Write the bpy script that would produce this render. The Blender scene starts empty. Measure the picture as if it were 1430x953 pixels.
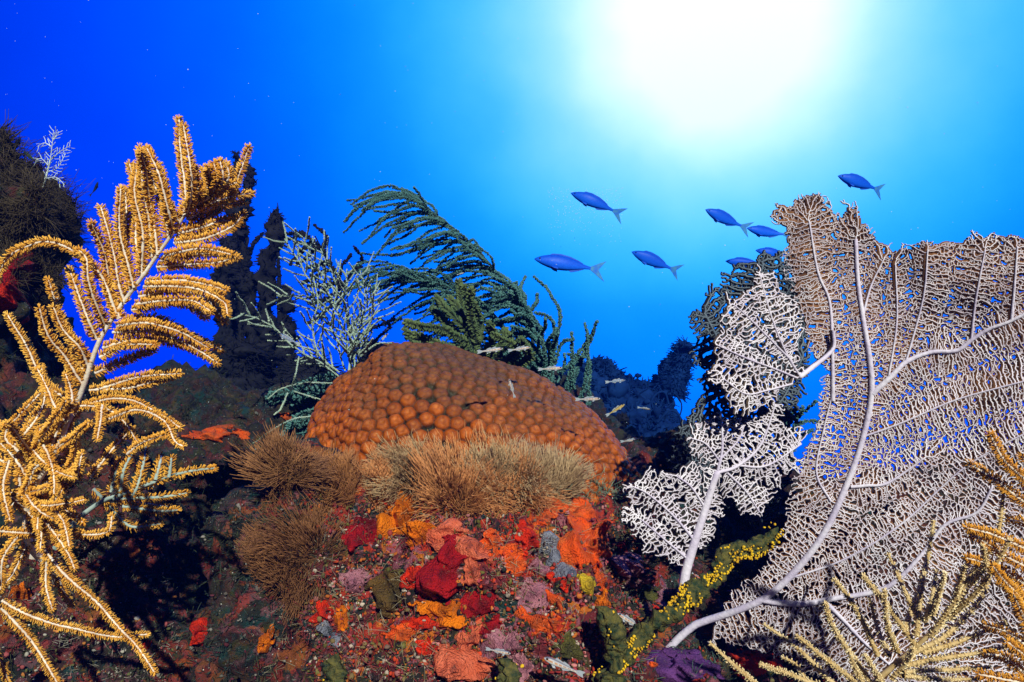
import bpy, math, random
import numpy as np
from mathutils import Vector, Matrix, kdtree, bvhtree

# ------------------------------------------------------------------ camera, water light, flash lamp, exposure
SC = bpy.context.scene
COL = SC.collection
F, CX, CY = 932.0, 715.0, 476.5          # focal length and centre, in photo pixels
PITCH = math.radians(4.0)
cam = bpy.data.cameras.new('camera')
cam.sensor_width = 36.0
cam.lens = 36.0 * F / 1430.0
cam.clip_start = 0.01
cam.clip_end = 500.0
camo = bpy.data.objects.new('camera', cam)
COL.objects.link(camo)
camo.rotation_euler = (math.pi / 2 + PITCH, 0, 0)
SC.camera = camo

RIGHT = np.array([1.0, 0, 0])
UP = np.array([0, -math.sin(PITCH), math.cos(PITCH)])
FWD = np.array([0, math.cos(PITCH), math.sin(PITCH)])

def at(px, py, d):
    """a point seen at photo pixel (px, py), d metres in front of the camera"""
    px, py, d = np.asarray(px, float), np.asarray(py, float), np.asarray(d, float)
    return (px - CX)[..., None] / F * d[..., None] * RIGHT + (CY - py)[..., None] / F * d[..., None] * UP + d[..., None] * FWD

GLOW = at(1000, 30, 1.0)
GLOW = GLOW / np.linalg.norm(GLOW)

world = bpy.data.worlds.new('World')
SC.world = world
world.use_nodes = True
nt = world.node_tree
nt.nodes.clear()
def wn(t, **k):
    n = nt.nodes.new(t)
    for a, b in k.items():
        setattr(n, a, b)
    return n
out = wn('ShaderNodeOutputWorld')
bg = wn('ShaderNodeBackground')
bg.inputs['Strength'].default_value = 0.1
nt.links.new(bg.outputs[0], out.inputs['Surface'])
sky = wn('ShaderNodeTexSky')
sky.sky_type = 'NISHITA'
sky.sun_disc = False
sky.sun_elevation = math.asin(GLOW[2])
sky.sun_rotation = math.atan2(GLOW[0], GLOW[1])
tc = wn('ShaderNodeTexCoord')
dot = wn('ShaderNodeVectorMath', operation='DOT_PRODUCT')
dot.inputs[1].default_value = GLOW
nt.links.new(tc.outputs['Generated'], dot.inputs[0])
ac = wn('ShaderNodeMath', operation='ARCCOSINE')
nt.links.new(dot.outputs['Value'], ac.inputs[0])
sepw = wn('ShaderNodeSeparateXYZ')
nt.links.new(tc.outputs['Generated'], sepw.inputs[0])
# angle from the glow, 0..1 over 0..180 degrees
an = wn('ShaderNodeMath', operation='DIVIDE')
an.inputs[1].default_value = math.pi
rip = wn('ShaderNodeTexNoise')
rip.inputs['Scale'].default_value = 7.0
rip.inputs['Detail'].default_value = 5.0
nt.links.new(tc.outputs['Generated'], rip.inputs['Vector'])
rpm = wn('ShaderNodeMapRange')
rpm.inputs['To Min'].default_value = -0.045
rpm.inputs['To Max'].default_value = 0.045
nt.links.new(rip.outputs['Fac'], rpm.inputs['Value'])
rad_ = wn('ShaderNodeMath', operation='ADD')
nt.links.new(ac.outputs[0], rad_.inputs[0])
nt.links.new(rpm.outputs['Result'], rad_.inputs[1])
nt.links.new(rad_.outputs[0], an.inputs[0])
ramp = wn('ShaderNodeValToRGB')
ramp.color_ramp.interpolation = 'B_SPLINE'
WR = [(0, (1.6, 1.1, 1.0)), (4, (1.35, 1.0, 1.0)), (7.5, (0.88, 0.82, 0.98)), (12, (0.34, 0.60, 0.95)), (18.5, (0.035, 0.39, 0.89)),
      (26, (0.0, 0.205, 0.81)), (36, (0.0, 0.076, 0.71)), (48, (0.0, 0.020, 0.60)), (60, (0.0, 0.014, 0.36)), (72, (0.0, 0.004, 0.05)), (90, (0.0, 0.0012, 0.010)), (180, (0.0, 0.0008, 0.004))]
cr = ramp.color_ramp
while len(cr.elements) < len(WR):
    cr.elements.new(0.5)
for e, (deg, c) in zip(cr.elements, WR):
    e.position = deg / 180.0
    e.color = (*c, 1)
nt.links.new(an.outputs[0], ramp.inputs['Fac'])
# the long path through water near the horizon is made up for by a brighter source
elv = wn('ShaderNodeMapRange', interpolation_type='SMOOTHSTEP')
elv.inputs['From Min'].default_value = -0.05
elv.inputs['From Max'].default_value = 0.40
elv.inputs['To Min'].default_value = 17.0
elv.inputs['To Max'].default_value = 11.5
nt.links.new(sepw.outputs['Z'], elv.inputs['Value'])
gl = wn('ShaderNodeVectorMath', operation='SCALE')
nt.links.new(ramp.outputs['Color'], gl.inputs[0])
nt.links.new(elv.outputs['Result'], gl.inputs['Scale'])
tint = wn('ShaderNodeVectorMath', operation='MULTIPLY')
tint.inputs[1].default_value = (0.0, 0.03, 0.10)
nt.links.new(sky.outputs['Color'], tint.inputs[0])
addn = wn('ShaderNodeVectorMath', operation='ADD')
nt.links.new(gl.outputs[0], addn.inputs[0])
nt.links.new(tint.outputs[0], addn.inputs[1])
nt.links.new(addn.outputs[0], bg.inputs['Color'])

sun = bpy.data.lights.new('sun', 'SUN')  # directional lamp for the diver's flash behind the camera, not the sunlit glow
sun.energy = 5.0
sun.angle = math.radians(0.6)
sun.color = (1.0, 0.81, 0.62)
flasho = bpy.data.objects.new('sun', sun)
COL.objects.link(flasho)
flasho.rotation_euler = Vector((-0.17, 0.84, -0.52)).to_track_quat('-Z', 'Y').to_euler()

SC.view_settings.view_transform = 'Standard'
SC.view_settings.look = 'None'
SC.view_settings.exposure = 0.5
SC.view_settings.gamma = 1.0
SC.view_settings.use_curve_mapping = False
cy = SC.cycles
cy.use_denoising = True
try:
    cy.denoiser = 'OPENIMAGEDENOISE'
except Exception:
    pass
cy.max_bounces = 4
cy.diffuse_bounces = 2
cy.glossy_bounces = 2
cy.transmission_bounces = 2
cy.volume_bounces = 0
cy.transparent_max_bounces = 4
cy.use_adaptive_sampling = True
cy.caustics_reflective = False
cy.caustics_refractive = False

# ------------------------------------------------------------------ numeric helpers
def rng(seed):
    return np.random.default_rng(seed)

def unit(v):
    return v / np.maximum(np.linalg.norm(v, axis=-1, keepdims=True), 1e-12)

def vnoise(P, seed=0):
    """value noise in -1..1"""
    P = np.asarray(P, float)
    I = np.floor(P).astype(np.int64)
    f = P - I
    u = f * f * f * (f * (f * 6 - 15) + 10)
    def h(dx, dy, dz):
        n = (I[..., 0] + dx) * 374761393 + (I[..., 1] + dy) * 668265263 + (I[..., 2] + dz) * 2147483647 + seed * 974711
        n = (n ^ (n >> 13)) * 1274126177
        n = n ^ (n >> 16)
        return (n & 0xFFFF) / 32767.5 - 1.0
    x, y, z = u[..., 0], u[..., 1], u[..., 2]
    a = h(0, 0, 0) * (1 - x) + h(1, 0, 0) * x
    b = h(0, 1, 0) * (1 - x) + h(1, 1, 0) * x
    c = h(0, 0, 1) * (1 - x) + h(1, 0, 1) * x
    d = h(0, 1, 1) * (1 - x) + h(1, 1, 1) * x
    return (a * (1 - y) + b * y) * (1 - z) + (c * (1 - y) + d * y) * z

def fbm(P, octaves=4, seed=0, gain=0.5):
    s, a = 0, 1.0
    for o in range(octaves):
        s = s + a * vnoise(P * (2.03 ** o) + 17.3 * o, seed + o)
        a *= gain
    return s

def smooth_path(pts, n):
    """Catmull-Rom through pts, n samples evenly spread along its length"""
    p = np.asarray(pts, float)
    if len(p) == 2:
        p = np.vstack([p[0], (p[0] + p[1]) / 2, p[1]])
    q = np.vstack([2 * p[0] - p[1], p, 2 * p[-1] - p[-2]])
    o = []
    for i in range(len(p) - 1):
        t = np.linspace(0, 1, 12, endpoint=False)[:, None]
        a, b, c, d = q[i], q[i + 1], q[i + 2], q[i + 3]
        o.append(0.5 * (2 * b + (c - a) * t + (2 * a - 5 * b + 4 * c - d) * t ** 2 + (3 * b - a - 3 * c + d) * t ** 3))
    o = np.vstack(o + [p[-1:]])
    s = np.concatenate([[0], np.cumsum(np.linalg.norm(np.diff(o, axis=0), axis=1))])
    t = np.linspace(0, s[-1], n)
    return np.stack([np.interp(t, s, o[:, k]) for k in range(o.shape[1])], 1)

def frames(p):
    t = unit(np.gradient(p, axis=0))
    n = np.zeros_like(p)
    ref = np.array([0.31, -0.9, 0.27])
    v = ref - t[0] * (ref @ t[0])
    for i in range(len(p)):
        v = v - t[i] * (v @ t[i])
        v = v / max(np.linalg.norm(v), 1e-9)
        n[i] = v
    return t, n, np.cross(t, n)

class MB:
    """collects geometry for ONE mesh object"""
    def __init__(self):
        self.V, self.C, self.Fc, self.n = [], [], [], 0
    def add(self, V, faces, mat=0, col=None):
        V = np.asarray(V, float).reshape(-1, 3)
        faces = np.asarray(faces, np.int64)
        m = np.full(len(faces), mat, np.int32) if np.isscalar(mat) else np.asarray(mat, np.int32)
        self.V.append(V)
        c = np.ones((len(V), 4))
        if col is not None:
            c[:, :3] = col
        self.C.append(c)
        self.Fc.append((faces + self.n, m))
        self.n += len(V)
    def tube(self, p, r, sides=6, mat=0, col=None, cap=True):
        p = np.asarray(p, float)
        k = len(p)
        r = np.broadcast_to(np.asarray(r, float), (k,))
        t, n, b = frames(p)
        a = np.linspace(0, 2 * math.pi, sides, endpoint=False)
        ring = p[:, None] + r[:, None, None] * (n[:, None] * np.cos(a)[None, :, None] + b[:, None] * np.sin(a)[None, :, None])
        i = np.arange(k - 1)[:, None] * sides
        j = np.arange(sides)[None, :]
        j2 = (j + 1) % sides
        q = np.stack([i + j, i + j2, i + sides + j2, i + sides + j], -1).reshape(-1, 4)
        if col is not None and np.ndim(col) == 2:
            col = np.repeat(col, sides, 0)
        base = self.n
        self.add(ring.reshape(-1, 3), q, mat, col)
        if cap:
            last = (k - 1) * sides
            cc = None if col is None else (col[-1:] if np.ndim(col) == 2 else col)
            self.V.append(p[-1:] + t[-1:] * r[-1]); c = np.ones((1, 4))
            if cc is not None:
                c[:, :3] = cc
            self.C.append(c)
            tri = np.stack([base + last + np.arange(sides), base + last + (np.arange(sides) + 1) % sides, np.full(sides, self.n)], 1)
            self.Fc.append((tri, np.full(sides, mat, np.int32)))
            self.n += 1
    def spikes(self, P, D, L, R, bend=None, seg=1, mat=0, c0=None, c1=None, tip=0.25, mid=None, wav=None):
        """many thin three-sided tentacles at once"""
        P = np.asarray(P, float); N = len(P)
        if not N:
            return
        D = unit(np.asarray(D, float))
        L = np.broadcast_to(np.asarray(L, float), (N,)); R = np.broadcast_to(np.asarray(R, float), (N,))
        ref = np.where(np.abs(D[:, 2:3]) < 0.8, np.array([[0, 0, 1.0]]), np.array([[1.0, 0, 0]]))
        A = unit(np.cross(D, ref)); B = np.cross(D, A)
        rows, cols = [], []
        for s in range(seg + 1):
            t = s / seg
            c = P + D * (L * t)[:, None]
            if bend is not None:
                c = c + bend * (L * t * t)[:, None]
            if wav is not None:
                c = c + wav * (L * math.sin(5.5 * t) * t)[:, None]
            rr = R * (1 + (tip - 1) * t)
            if mid is not None and 0 < s < seg:
                rr = R * mid
            for k in range(3):
                a = 2 * math.pi * k / 3
                rows.append(c + (A * math.cos(a) + B * math.sin(a)) * rr[:, None])
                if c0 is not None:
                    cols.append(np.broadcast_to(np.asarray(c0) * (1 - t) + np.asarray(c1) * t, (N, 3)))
        per = 3 * (seg + 1)
        V = np.stack(rows, 1).reshape(-1, 3)
        fl = []
        for s in range(seg):
            for k in range(3):
                k2 = (k + 1) % 3
                fl.append([s * 3 + k, s * 3 + k2, s * 3 + 3 + k2, s * 3 + 3 + k])
        fl = np.array(fl)
        q = (np.arange(N)[:, None, None] * per + fl[None]).reshape(-1, 4)
        if np.ndim(mat):
            mat = np.repeat(np.asarray(mat), len(fl))
        self.add(V, q, mat, None if c0 is None else np.stack(cols, 1).reshape(-1, 3))
        e = seg * 3
        tr = (np.arange(N)[:, None, None] * per + np.array([[e, e + 1, e + 2]])[None]).reshape(-1, 3) + self.n - len(V)
        m = np.full(N, mat, np.int32) if not np.ndim(mat) else np.asarray(mat)[::len(fl)].astype(np.int32)
        self.Fc.append((tr, m))
    def build(self, name, mats, parent=None, origin=None, smooth=True, label=None):
        V = np.vstack(self.V); C = np.vstack(self.C)
        if origin is None:
            origin = np.zeros(3)
        o = np.asarray(origin, float)
        me = bpy.data.meshes.new(name)
        me.vertices.add(len(V))
        me.vertices.foreach_set('co', (V - o).astype(np.float32).ravel())
        loops = np.concatenate([f.ravel() for f, m in self.Fc])
        tot = np.concatenate([np.full(len(f), f.shape[1]) for f, m in self.Fc])
        st = np.concatenate([[0], np.cumsum(tot)[:-1]])
        me.loops.add(len(loops))
        me.loops.foreach_set('vertex_index', loops.astype(np.int32))
        me.polygons.add(len(tot))
        me.polygons.foreach_set('loop_start', st.astype(np.int32))
        me.polygons.foreach_set('material_index', np.concatenate([m for f, m in self.Fc]).astype(np.int32))
        me.polygons.foreach_set('use_smooth', np.full(len(tot), smooth))
        ca = me.color_attributes.new('Col', 'FLOAT_COLOR', 'POINT')
        ca.data.foreach_set('color', C.astype(np.float32).ravel())
        me.update(calc_edges=True)
        for m in (mats if isinstance(mats, (list, tuple)) else [mats]):
            me.materials.append(m)
        ob = bpy.data.objects.new(name, me)
        COL.objects.link(ob)
        if parent is not None:
            ob.parent = parent
        else:
            ob.location = o
        if label:
            ob['label'] = label
        return ob

def tag(o, label=None, cat=None, group=None, kind=None):
    if label: o['label'] = label
    if cat: o['category'] = cat
    if group: o['group'] = group
    if kind: o['kind'] = kind
    return o

def thing(name, label, cat, loc, group=None):
    o = bpy.data.objects.new(name, None)
    o.empty_display_size = 0.02
    o.location = loc
    COL.objects.link(o)
    return tag(o, label, cat, group)

# ------------------------------------------------------------------ materials
def mat(name, c1, c2=None, scale=40.0, rough=0.6, spec=0.3, bump=0.0, bscale=120.0, attr=False, detail=5.0, sss=0.0, lo=0.35, hi=0.65):
    m = bpy.data.materials.new(name)
    m.use_nodes = True
    t = m.node_tree
    b = t.nodes['Principled BSDF']
    b.inputs['Roughness'].default_value = rough
    b.inputs['Specular IOR Level'].default_value = spec * 0.35   # little gloss under water
    if sss:
        b.inputs['Subsurface Weight'].default_value = sss
        b.inputs['Subsurface Radius'].default_value = (0.006, 0.003, 0.0015)
    tcn = t.nodes.new('ShaderNodeTexCoord')
    nz = t.nodes.new('ShaderNodeTexNoise')
    nz.inputs['Scale'].default_value = scale
    nz.inputs['Detail'].default_value = detail
    t.links.new(tcn.outputs['Object'], nz.inputs['Vector'])
    mr = t.nodes.new('ShaderNodeMapRange')
    mr.inputs['From Min'].default_value = lo
    mr.inputs['From Max'].default_value = hi
    t.links.new(nz.outputs['Fac'], mr.inputs['Value'])
    mx = t.nodes.new('ShaderNodeMix')
    mx.data_type = 'RGBA'
    mx.inputs['A'].default_value = (*c1, 1)
    mx.inputs['B'].default_value = (*(c2 or tuple(x * 0.6 for x in c1)), 1)
    t.links.new(mr.outputs['Result'], mx.inputs['Factor'])
    src = mx.outputs['Result']
    if attr:
        at_ = t.nodes.new('ShaderNodeAttribute')
        at_.attribute_name = 'Col'
        ml = t.nodes.new('ShaderNodeMix')
        ml.data_type = 'RGBA'
        ml.blend_type = 'MULTIPLY'
        ml.inputs['Factor'].default_value = 1.0
        t.links.new(src, ml.inputs['A'])
        t.links.new(at_.outputs['Color'], ml.inputs['B'])
        src = ml.outputs['Result']
    t.links.new(src, b.inputs['Base Color'])
    if bump:
        n2 = t.nodes.new('ShaderNodeTexNoise')
        n2.inputs['Scale'].default_value = bscale
        n2.inputs['Detail'].default_value = 6
        t.links.new(tcn.outputs['Object'], n2.inputs['Vector'])
        bp = t.nodes.new('ShaderNodeBump')
        bp.inputs['Strength'].default_value = bump
        bp.inputs['Distance'].default_value = 0.006
        t.links.new(n2.outputs['Fac'], bp.inputs['Height'])
        t.links.new(bp.outputs['Normal'], b.inputs['Normal'])
    return m

def reef_rock_material(name, dull=False):
    """dark rock under a crust of algae and coralline growth of many colours"""
    m = bpy.data.materials.new(name)
    m.use_nodes = True
    t = m.node_tree
    L = t.links
    b = t.nodes['Principled BSDF']
    b.inputs['Roughness'].default_value = 0.75
    b.inputs['Specular IOR Level'].default_value = 0.25
    tcn = t.nodes.new('ShaderNodeTexCoord')
    at_ = t.nodes.new('ShaderNodeAttribute')
    at_.attribute_name = 'Col'
    wp = t.nodes.new('ShaderNodeTexNoise')
    wp.inputs['Scale'].default_value = 18
    wp.inputs['Detail'].default_value = 4
    L.new(tcn.outputs['Object'], wp.inputs['Vector'])
    va = t.nodes.new('ShaderNodeVectorMath'); va.operation = 'MULTIPLY_ADD'
    va.inputs[1].default_value = (0.09, 0.09, 0.09)
    L.new(wp.outputs['Color'], va.inputs[0])
    L.new(tcn.outputs['Object'], va.inputs[2])
    def noise(scale, off, detail=6, rough=0.6):
        n = t.nodes.new('ShaderNodeTexNoise')
        n.inputs['Scale'].default_value = scale
        n.inputs['Detail'].default_value = detail
        n.inputs['Roughness'].default_value = rough
        ad = t.nodes.new('ShaderNodeVectorMath'); ad.operation = 'ADD'
        ad.inputs[1].default_value = (off, off * 1.7, -off)
        L.new(va.outputs[0], ad.inputs[0])
        L.new(ad.outputs[0], n.inputs['Vector'])
        return n.outputs['Fac']
    def step(fac, lo, hi):
        r = t.nodes.new('ShaderNodeMapRange')
        r.inputs['From Min'].default_value = lo
        r.inputs['From Max'].default_value = hi
        L.new(fac, r.inputs['Value'])
        return r.outputs['Result']
    def mix(fac, a, bcol):
        x = t.nodes.new('ShaderNodeMix'); x.data_type = 'RGBA'
        L.new(fac, x.inputs['Factor'])
        if isinstance(a, tuple): x.inputs['A'].default_value = (*a, 1)
        else: L.new(a, x.inputs['A'])
        if isinstance(bcol, tuple): x.inputs['B'].default_value = (*bcol, 1)
        else: L.new(bcol, x.inputs['B'])
        return x.outputs['Result']
    def mul(a, bb):
        x = t.nodes.new('ShaderNodeMath'); x.operation = 'MULTIPLY'
        L.new(a, x.inputs[0]); L.new(bb, x.inputs[1])
        return x.outputs[0]
    c = mix(step(noise(60, 0), 0.4, 0.6), (0.012, 0.012, 0.013), (0.035, 0.030, 0.020))
    c = mix(step(noise(22, 3.1), 0.52, 0.64), c, (0.034, 0.013, 0.014))
    c = mix(step(noise(30, 7.7), 0.54, 0.64), c, (0.050, 0.048, 0.014))
    c = mix(step(noise(34, 9.4), 0.53, 0.63), c, (0.010, 0.045, 0.045))
    sep = t.nodes.new('ShaderNodeSeparateColor')
    L.new(at_.outputs['Color'], sep.inputs[0])
    crust = sep.outputs[0]
    c = mix(mul(step(noise(26, 12.2), 0.50, 0.57), crust), c, (0.19, 0.024, 0.032))
    c = mix(mul(step(noise(40, 15.9), 0.54, 0.60), crust), c, (0.42, 0.12, 0.16))
    c = mix(mul(step(noise(24, 19.3), 0.545, 0.575), crust), c, (0.60, 0.040, 0.012))
    c = mix(mul(step(noise(28, 23.8), 0.58, 0.61), crust), c, (0.66, 0.17, 0.015))
    c = mix(mul(step(noise(55, 29.8), 0.65, 0.68), crust), c, (0.30, 0.24, 0.30))
    vo = t.nodes.new('ShaderNodeTexVoronoi')
    vo.inputs['Scale'].default_value = 210
    L.new(va.outputs[0], vo.inputs['Vector'])
    inv = t.nodes.new('ShaderNodeMapRange')
    inv.inputs['From Min'].default_value = 0.22
    inv.inputs['From Max'].default_value = 0.12
    L.new(vo.outputs['Distance'], inv.inputs['Value'])
    c = mix(mul(inv.outputs['Result'], step(noise(48, 41.0), 0.52, 0.60)), c, (0.42, 0.38, 0.33))
    L.new(c, b.inputs['Base Color'])
    n2 = t.nodes.new('ShaderNodeTexNoise')
    n2.inputs['Scale'].default_value = 170
    n2.inputs['Detail'].default_value = 8
    n2.inputs['Roughness'].default_value = 0.7
    L.new(tcn.outputs['Object'], n2.inputs['Vector'])
    bp = t.nodes.new('ShaderNodeBump')
    bp.inputs['Strength'].default_value = 0.9
    bp.inputs['Distance'].default_value = 0.012
    L.new(n2.outputs['Fac'], bp.inputs['Height'])
    L.new(bp.outputs['Normal'], b.inputs['Normal'])
    return m

M = {}
M['rock'] = reef_rock_material('reef rock')
M['far rock'] = mat('far reef rock', (0.003, 0.010, 0.045), (0.010, 0.032, 0.12), 9.0, rough=0.9, bump=0.6, bscale=8)  # blue of the water light and haze put into the rock colour
M['sand'] = mat('pale sea bed sand', (0.06, 0.07, 0.07), (0.03, 0.035, 0.04), 1.4, rough=0.9, bump=0.5, bscale=10)
M['core white'] = mat('pale coral core', (0.82, 0.75, 0.68), (0.58, 0.48, 0.40), 60, rough=0.55, bump=0.2, bscale=300)
M['gold'] = mat('golden polyps', (0.78, 0.42, 0.075), (0.60, 0.26, 0.03), 60, rough=0.6, sss=0.0, attr=True)
M['grey core'] = mat('grey purple core', (0.42, 0.34, 0.36), (0.28, 0.22, 0.24), 80, rough=0.6)
M['pale core'] = mat('straw coloured core', (0.40, 0.26, 0.10), (0.56, 0.42, 0.22), 160, rough=0.6)
M['pale polyp'] = mat('straw coloured polyps', (0.86, 0.78, 0.60), (0.70, 0.55, 0.32), 50, rough=0.6, attr=True)
M['fan white'] = mat('white sea fan ridge', (0.86, 0.80, 0.92), (0.66, 0.58, 0.72), 60, rough=0.6, bump=0.2, bscale=400)
M['fan vein'] = mat('lilac white sea fan stem', (0.72, 0.66, 0.78), (0.56, 0.48, 0.66), 40, rough=0.55, bump=0.25, bscale=200)
M['fan brown'] = mat('brown sea fan polyps', (0.24, 0.105, 0.045), (0.10, 0.045, 0.025), 40, rough=0.8)
M['fan grey'] = mat('grey brown sea fan polyps', (0.12, 0.085, 0.06), (0.07, 0.05, 0.05), 40, rough=0.8)
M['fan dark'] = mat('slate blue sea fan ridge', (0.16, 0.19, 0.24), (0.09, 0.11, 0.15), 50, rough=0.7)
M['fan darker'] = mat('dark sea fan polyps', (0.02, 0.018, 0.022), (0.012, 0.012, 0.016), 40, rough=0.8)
M['teal core'] = mat('teal gorgonian core', (0.035, 0.055, 0.042), (0.02, 0.03, 0.026), 50, rough=0.7)  # teal of blue water light beyond the flash, put into core and polyp colours
M['teal polyp'] = mat('teal green polyps', (0.10, 0.22, 0.24), (0.05, 0.13, 0.15), 30, rough=0.7, attr=True)
M['olive polyp'] = mat('olive green polyps', (0.13, 0.17, 0.075), (0.07, 0.11, 0.06), 30, rough=0.7, attr=True)
M['ice core'] = mat('pale grey green gorgonian', (0.42, 0.50, 0.46), (0.28, 0.36, 0.34), 50, rough=0.65)
M['ice polyp'] = mat('pale grey green polyps', (0.44, 0.52, 0.46), (0.30, 0.40, 0.36), 50, rough=0.7, attr=True)
M['dark'] = mat('near black sponge', (0.008, 0.007, 0.010), (0.02, 0.016, 0.02), 30, rough=0.9, bump=0.8, bscale=60)  # black of unlit silhouettes against bright water, put into the colour
M['star'] = mat('orange brown star coral', (1.0, 1.0, 1.0), (0.66, 0.62, 0.60), 140, rough=0.38, spec=0.5, bump=0.35, bscale=600, attr=True)
M['tentacle'] = mat('translucent tan tentacles', (1, 1, 1), (0.8, 0.8, 0.8), 60, rough=0.45, attr=True)
M['lump'] = mat('brown colony base', (0.16, 0.08, 0.03), (0.06, 0.03, 0.014), 70, rough=0.7, bump=0.8, bscale=200)  # base darkened: shadow under the tentacles is in the colour
def sponge_mat(n, c, c2=None, sc=45, spec=0.35):
    m = mat(n + ' sponge', c, c2, sc, rough=0.5, spec=spec, bump=1.0, bscale=420)
    t = m.node_tree; L = t.links; b = t.nodes['Principled BSDF']
    src = b.inputs['Base Color'].links[0].from_socket
    tcn = t.nodes.new('ShaderNodeTexCoord')
    vo = t.nodes.new('ShaderNodeTexVoronoi'); vo.inputs['Scale'].default_value = 170
    L.new(tcn.outputs['Object'], vo.inputs['Vector'])
    nz = t.nodes.new('ShaderNodeTexNoise'); nz.inputs['Scale'].default_value = 75; nz.inputs['Detail'].default_value = 8; nz.inputs['Roughness'].default_value = .75
    L.new(tcn.outputs['Object'], nz.inputs['Vector'])
    def step(sock, lo, hi, top):
        r = t.nodes.new('ShaderNodeMapRange'); r.inputs['From Min'].default_value = lo; r.inputs['From Max'].default_value = hi; r.inputs['To Max'].default_value = top
        L.new(sock, r.inputs['Value']); return r.outputs['Result']
    def mix(fac, a, col):
        x = t.nodes.new('ShaderNodeMix'); x.data_type = 'RGBA'
        L.new(fac, x.inputs['Factor']); L.new(a, x.inputs['A']); x.inputs['B'].default_value = (*col, 1); return x.outputs['Result']
    pores = mix(step(vo.outputs['Distance'], .20, .08, .75), src, tuple(k * .18 for k in c))
    nz2 = t.nodes.new('ShaderNodeTexNoise'); nz2.inputs['Scale'].default_value = 34; nz2.inputs['Detail'].default_value = 7; nz2.inputs['Roughness'].default_value = .7
    L.new(tcn.outputs['Object'], nz2.inputs['Vector'])
    pores = mix(step(nz2.outputs['Fac'], .52, .64, .75), pores, (c[0] * .22, c[1] * .22 + .006, c[2] * .3 + .006))
    dust = mix(step(nz.outputs['Fac'], .60, .68, .5), pores, (.42, .27, .17))
    L.new(dust, b.inputs['Base Color'])
    M[n] = m
sponge_mat('orange', (0.88, 0.21, 0.004), (0.66, 0.12, 0.004))
sponge_mat('scarlet', (0.82, 0.036, 0.006), (0.58, 0.022, 0.006))
sponge_mat('vermilion', (0.90, 0.085, 0.006), (0.70, 0.12, 0.02))
sponge_mat('crimson', (0.42, 0.010, 0.012), (0.22, 0.006, 0.010))
sponge_mat('coral pink', (0.74, 0.17, 0.09), (0.62, 0.10, 0.04), 60)
sponge_mat('pink', (0.46, 0.20, 0.24), (0.36, 0.12, 0.17))
sponge_mat('blue grey', (0.25, 0.26, 0.33), (0.15, 0.15, 0.2))
sponge_mat('yellow', (0.72, 0.50, 0.015), (0.5, 0.30, 0.02))
sponge_mat('purple', (0.17, 0.055, 0.24), (0.10, 0.03, 0.14))
sponge_mat('violet', (0.12, 0.09, 0.30), (0.08, 0.06, 0.2))
sponge_mat('olive', (0.13, 0.12, 0.025), (0.07, 0.06, 0.02))
sponge_mat('brown olive', (0.14, 0.075, 0.02), (0.07, 0.05, 0.02))
M['rope'] = mat('dark green rope sponge', (0.018, 0.036, 0.02), (0.13, 0.11, 0.03), 130, rough=0.75, bump=0.9, bscale=220)
M['zoanthid'] = mat('yellow zoanthids', (0.78, 0.50, 0.02), (0.55, 0.30, 0.015), 90, rough=0.5, bump=0.3, bscale=400)
M['pore'] = mat('dark pore', (0.02, 0.005, 0.004), None, 20)
M['turf'] = mat('brown algae turf', (1, 1, 1), (0.6, 0.6, 0.6), 40, rough=0.85, attr=True)
M['hydroid'] = mat('white hydroid', (0.75, 0.78, 0.76), (0.55, 0.6, 0.6), 50, rough=0.6)
M['bubble'] = mat('silvery bubble', (0.75, 0.85, 0.9), (0.7, 0.8, 0.85), 50, rough=0.15, spec=0.6)
M['wrasse'] = mat('blue fish scales', (0.01, 0.14, 0.78), (0.008, 0.10, 0.66), 40, rough=0.45, spec=0.4, attr=True)
M['wrasse fin'] = mat('blue fish fin', (0.02, 0.10, 0.60), (0.02, 0.08, 0.50), 30, rough=0.5)
M['tail fin'] = mat('yellowish tail fin', (0.03, 0.14, 0.62), (0.08, 0.26, 0.45), 12, rough=0.5)
M['goby'] = mat('pale fish skin', (1, 1, 1), (0.85, 0.85, 0.9), 400, rough=0.35, spec=0.5, attr=True)
M['reddish goby'] = mat('reddish fish skin', (1.0, .38, .26), (.8, .25, .18), 400, rough=0.35, spec=0.5, attr=True)
M['yellowish goby'] = mat('yellowish fish skin', (1.0, .86, .35), (.8, .65, .25), 400, rough=0.35, spec=0.5, attr=True)
M['bluish goby'] = mat('bluish fish skin', (.50, .68, 1.0), (.4, .55, .85), 400, rough=0.35, spec=0.5, attr=True)
M['goby fin'] = mat('clear fish fin', (0.35, 0.38, 0.44), (0.28, 0.3, 0.36), 50, rough=0.4)
M['eye black'] = mat('black eye', (0.006, 0.006, 0.008), None, 20, rough=0.15, spec=0.6)
M['dark fish'] = mat('dark fish scales', (0.012, 0.014, 0.03), (0.02, 0.025, 0.04), 40, rough=0.5)
M['green fish'] = mat('green fish scales', (0.05, 0.12, 0.06), (0.03, 0.07, 0.06), 40, rough=0.5)

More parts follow.
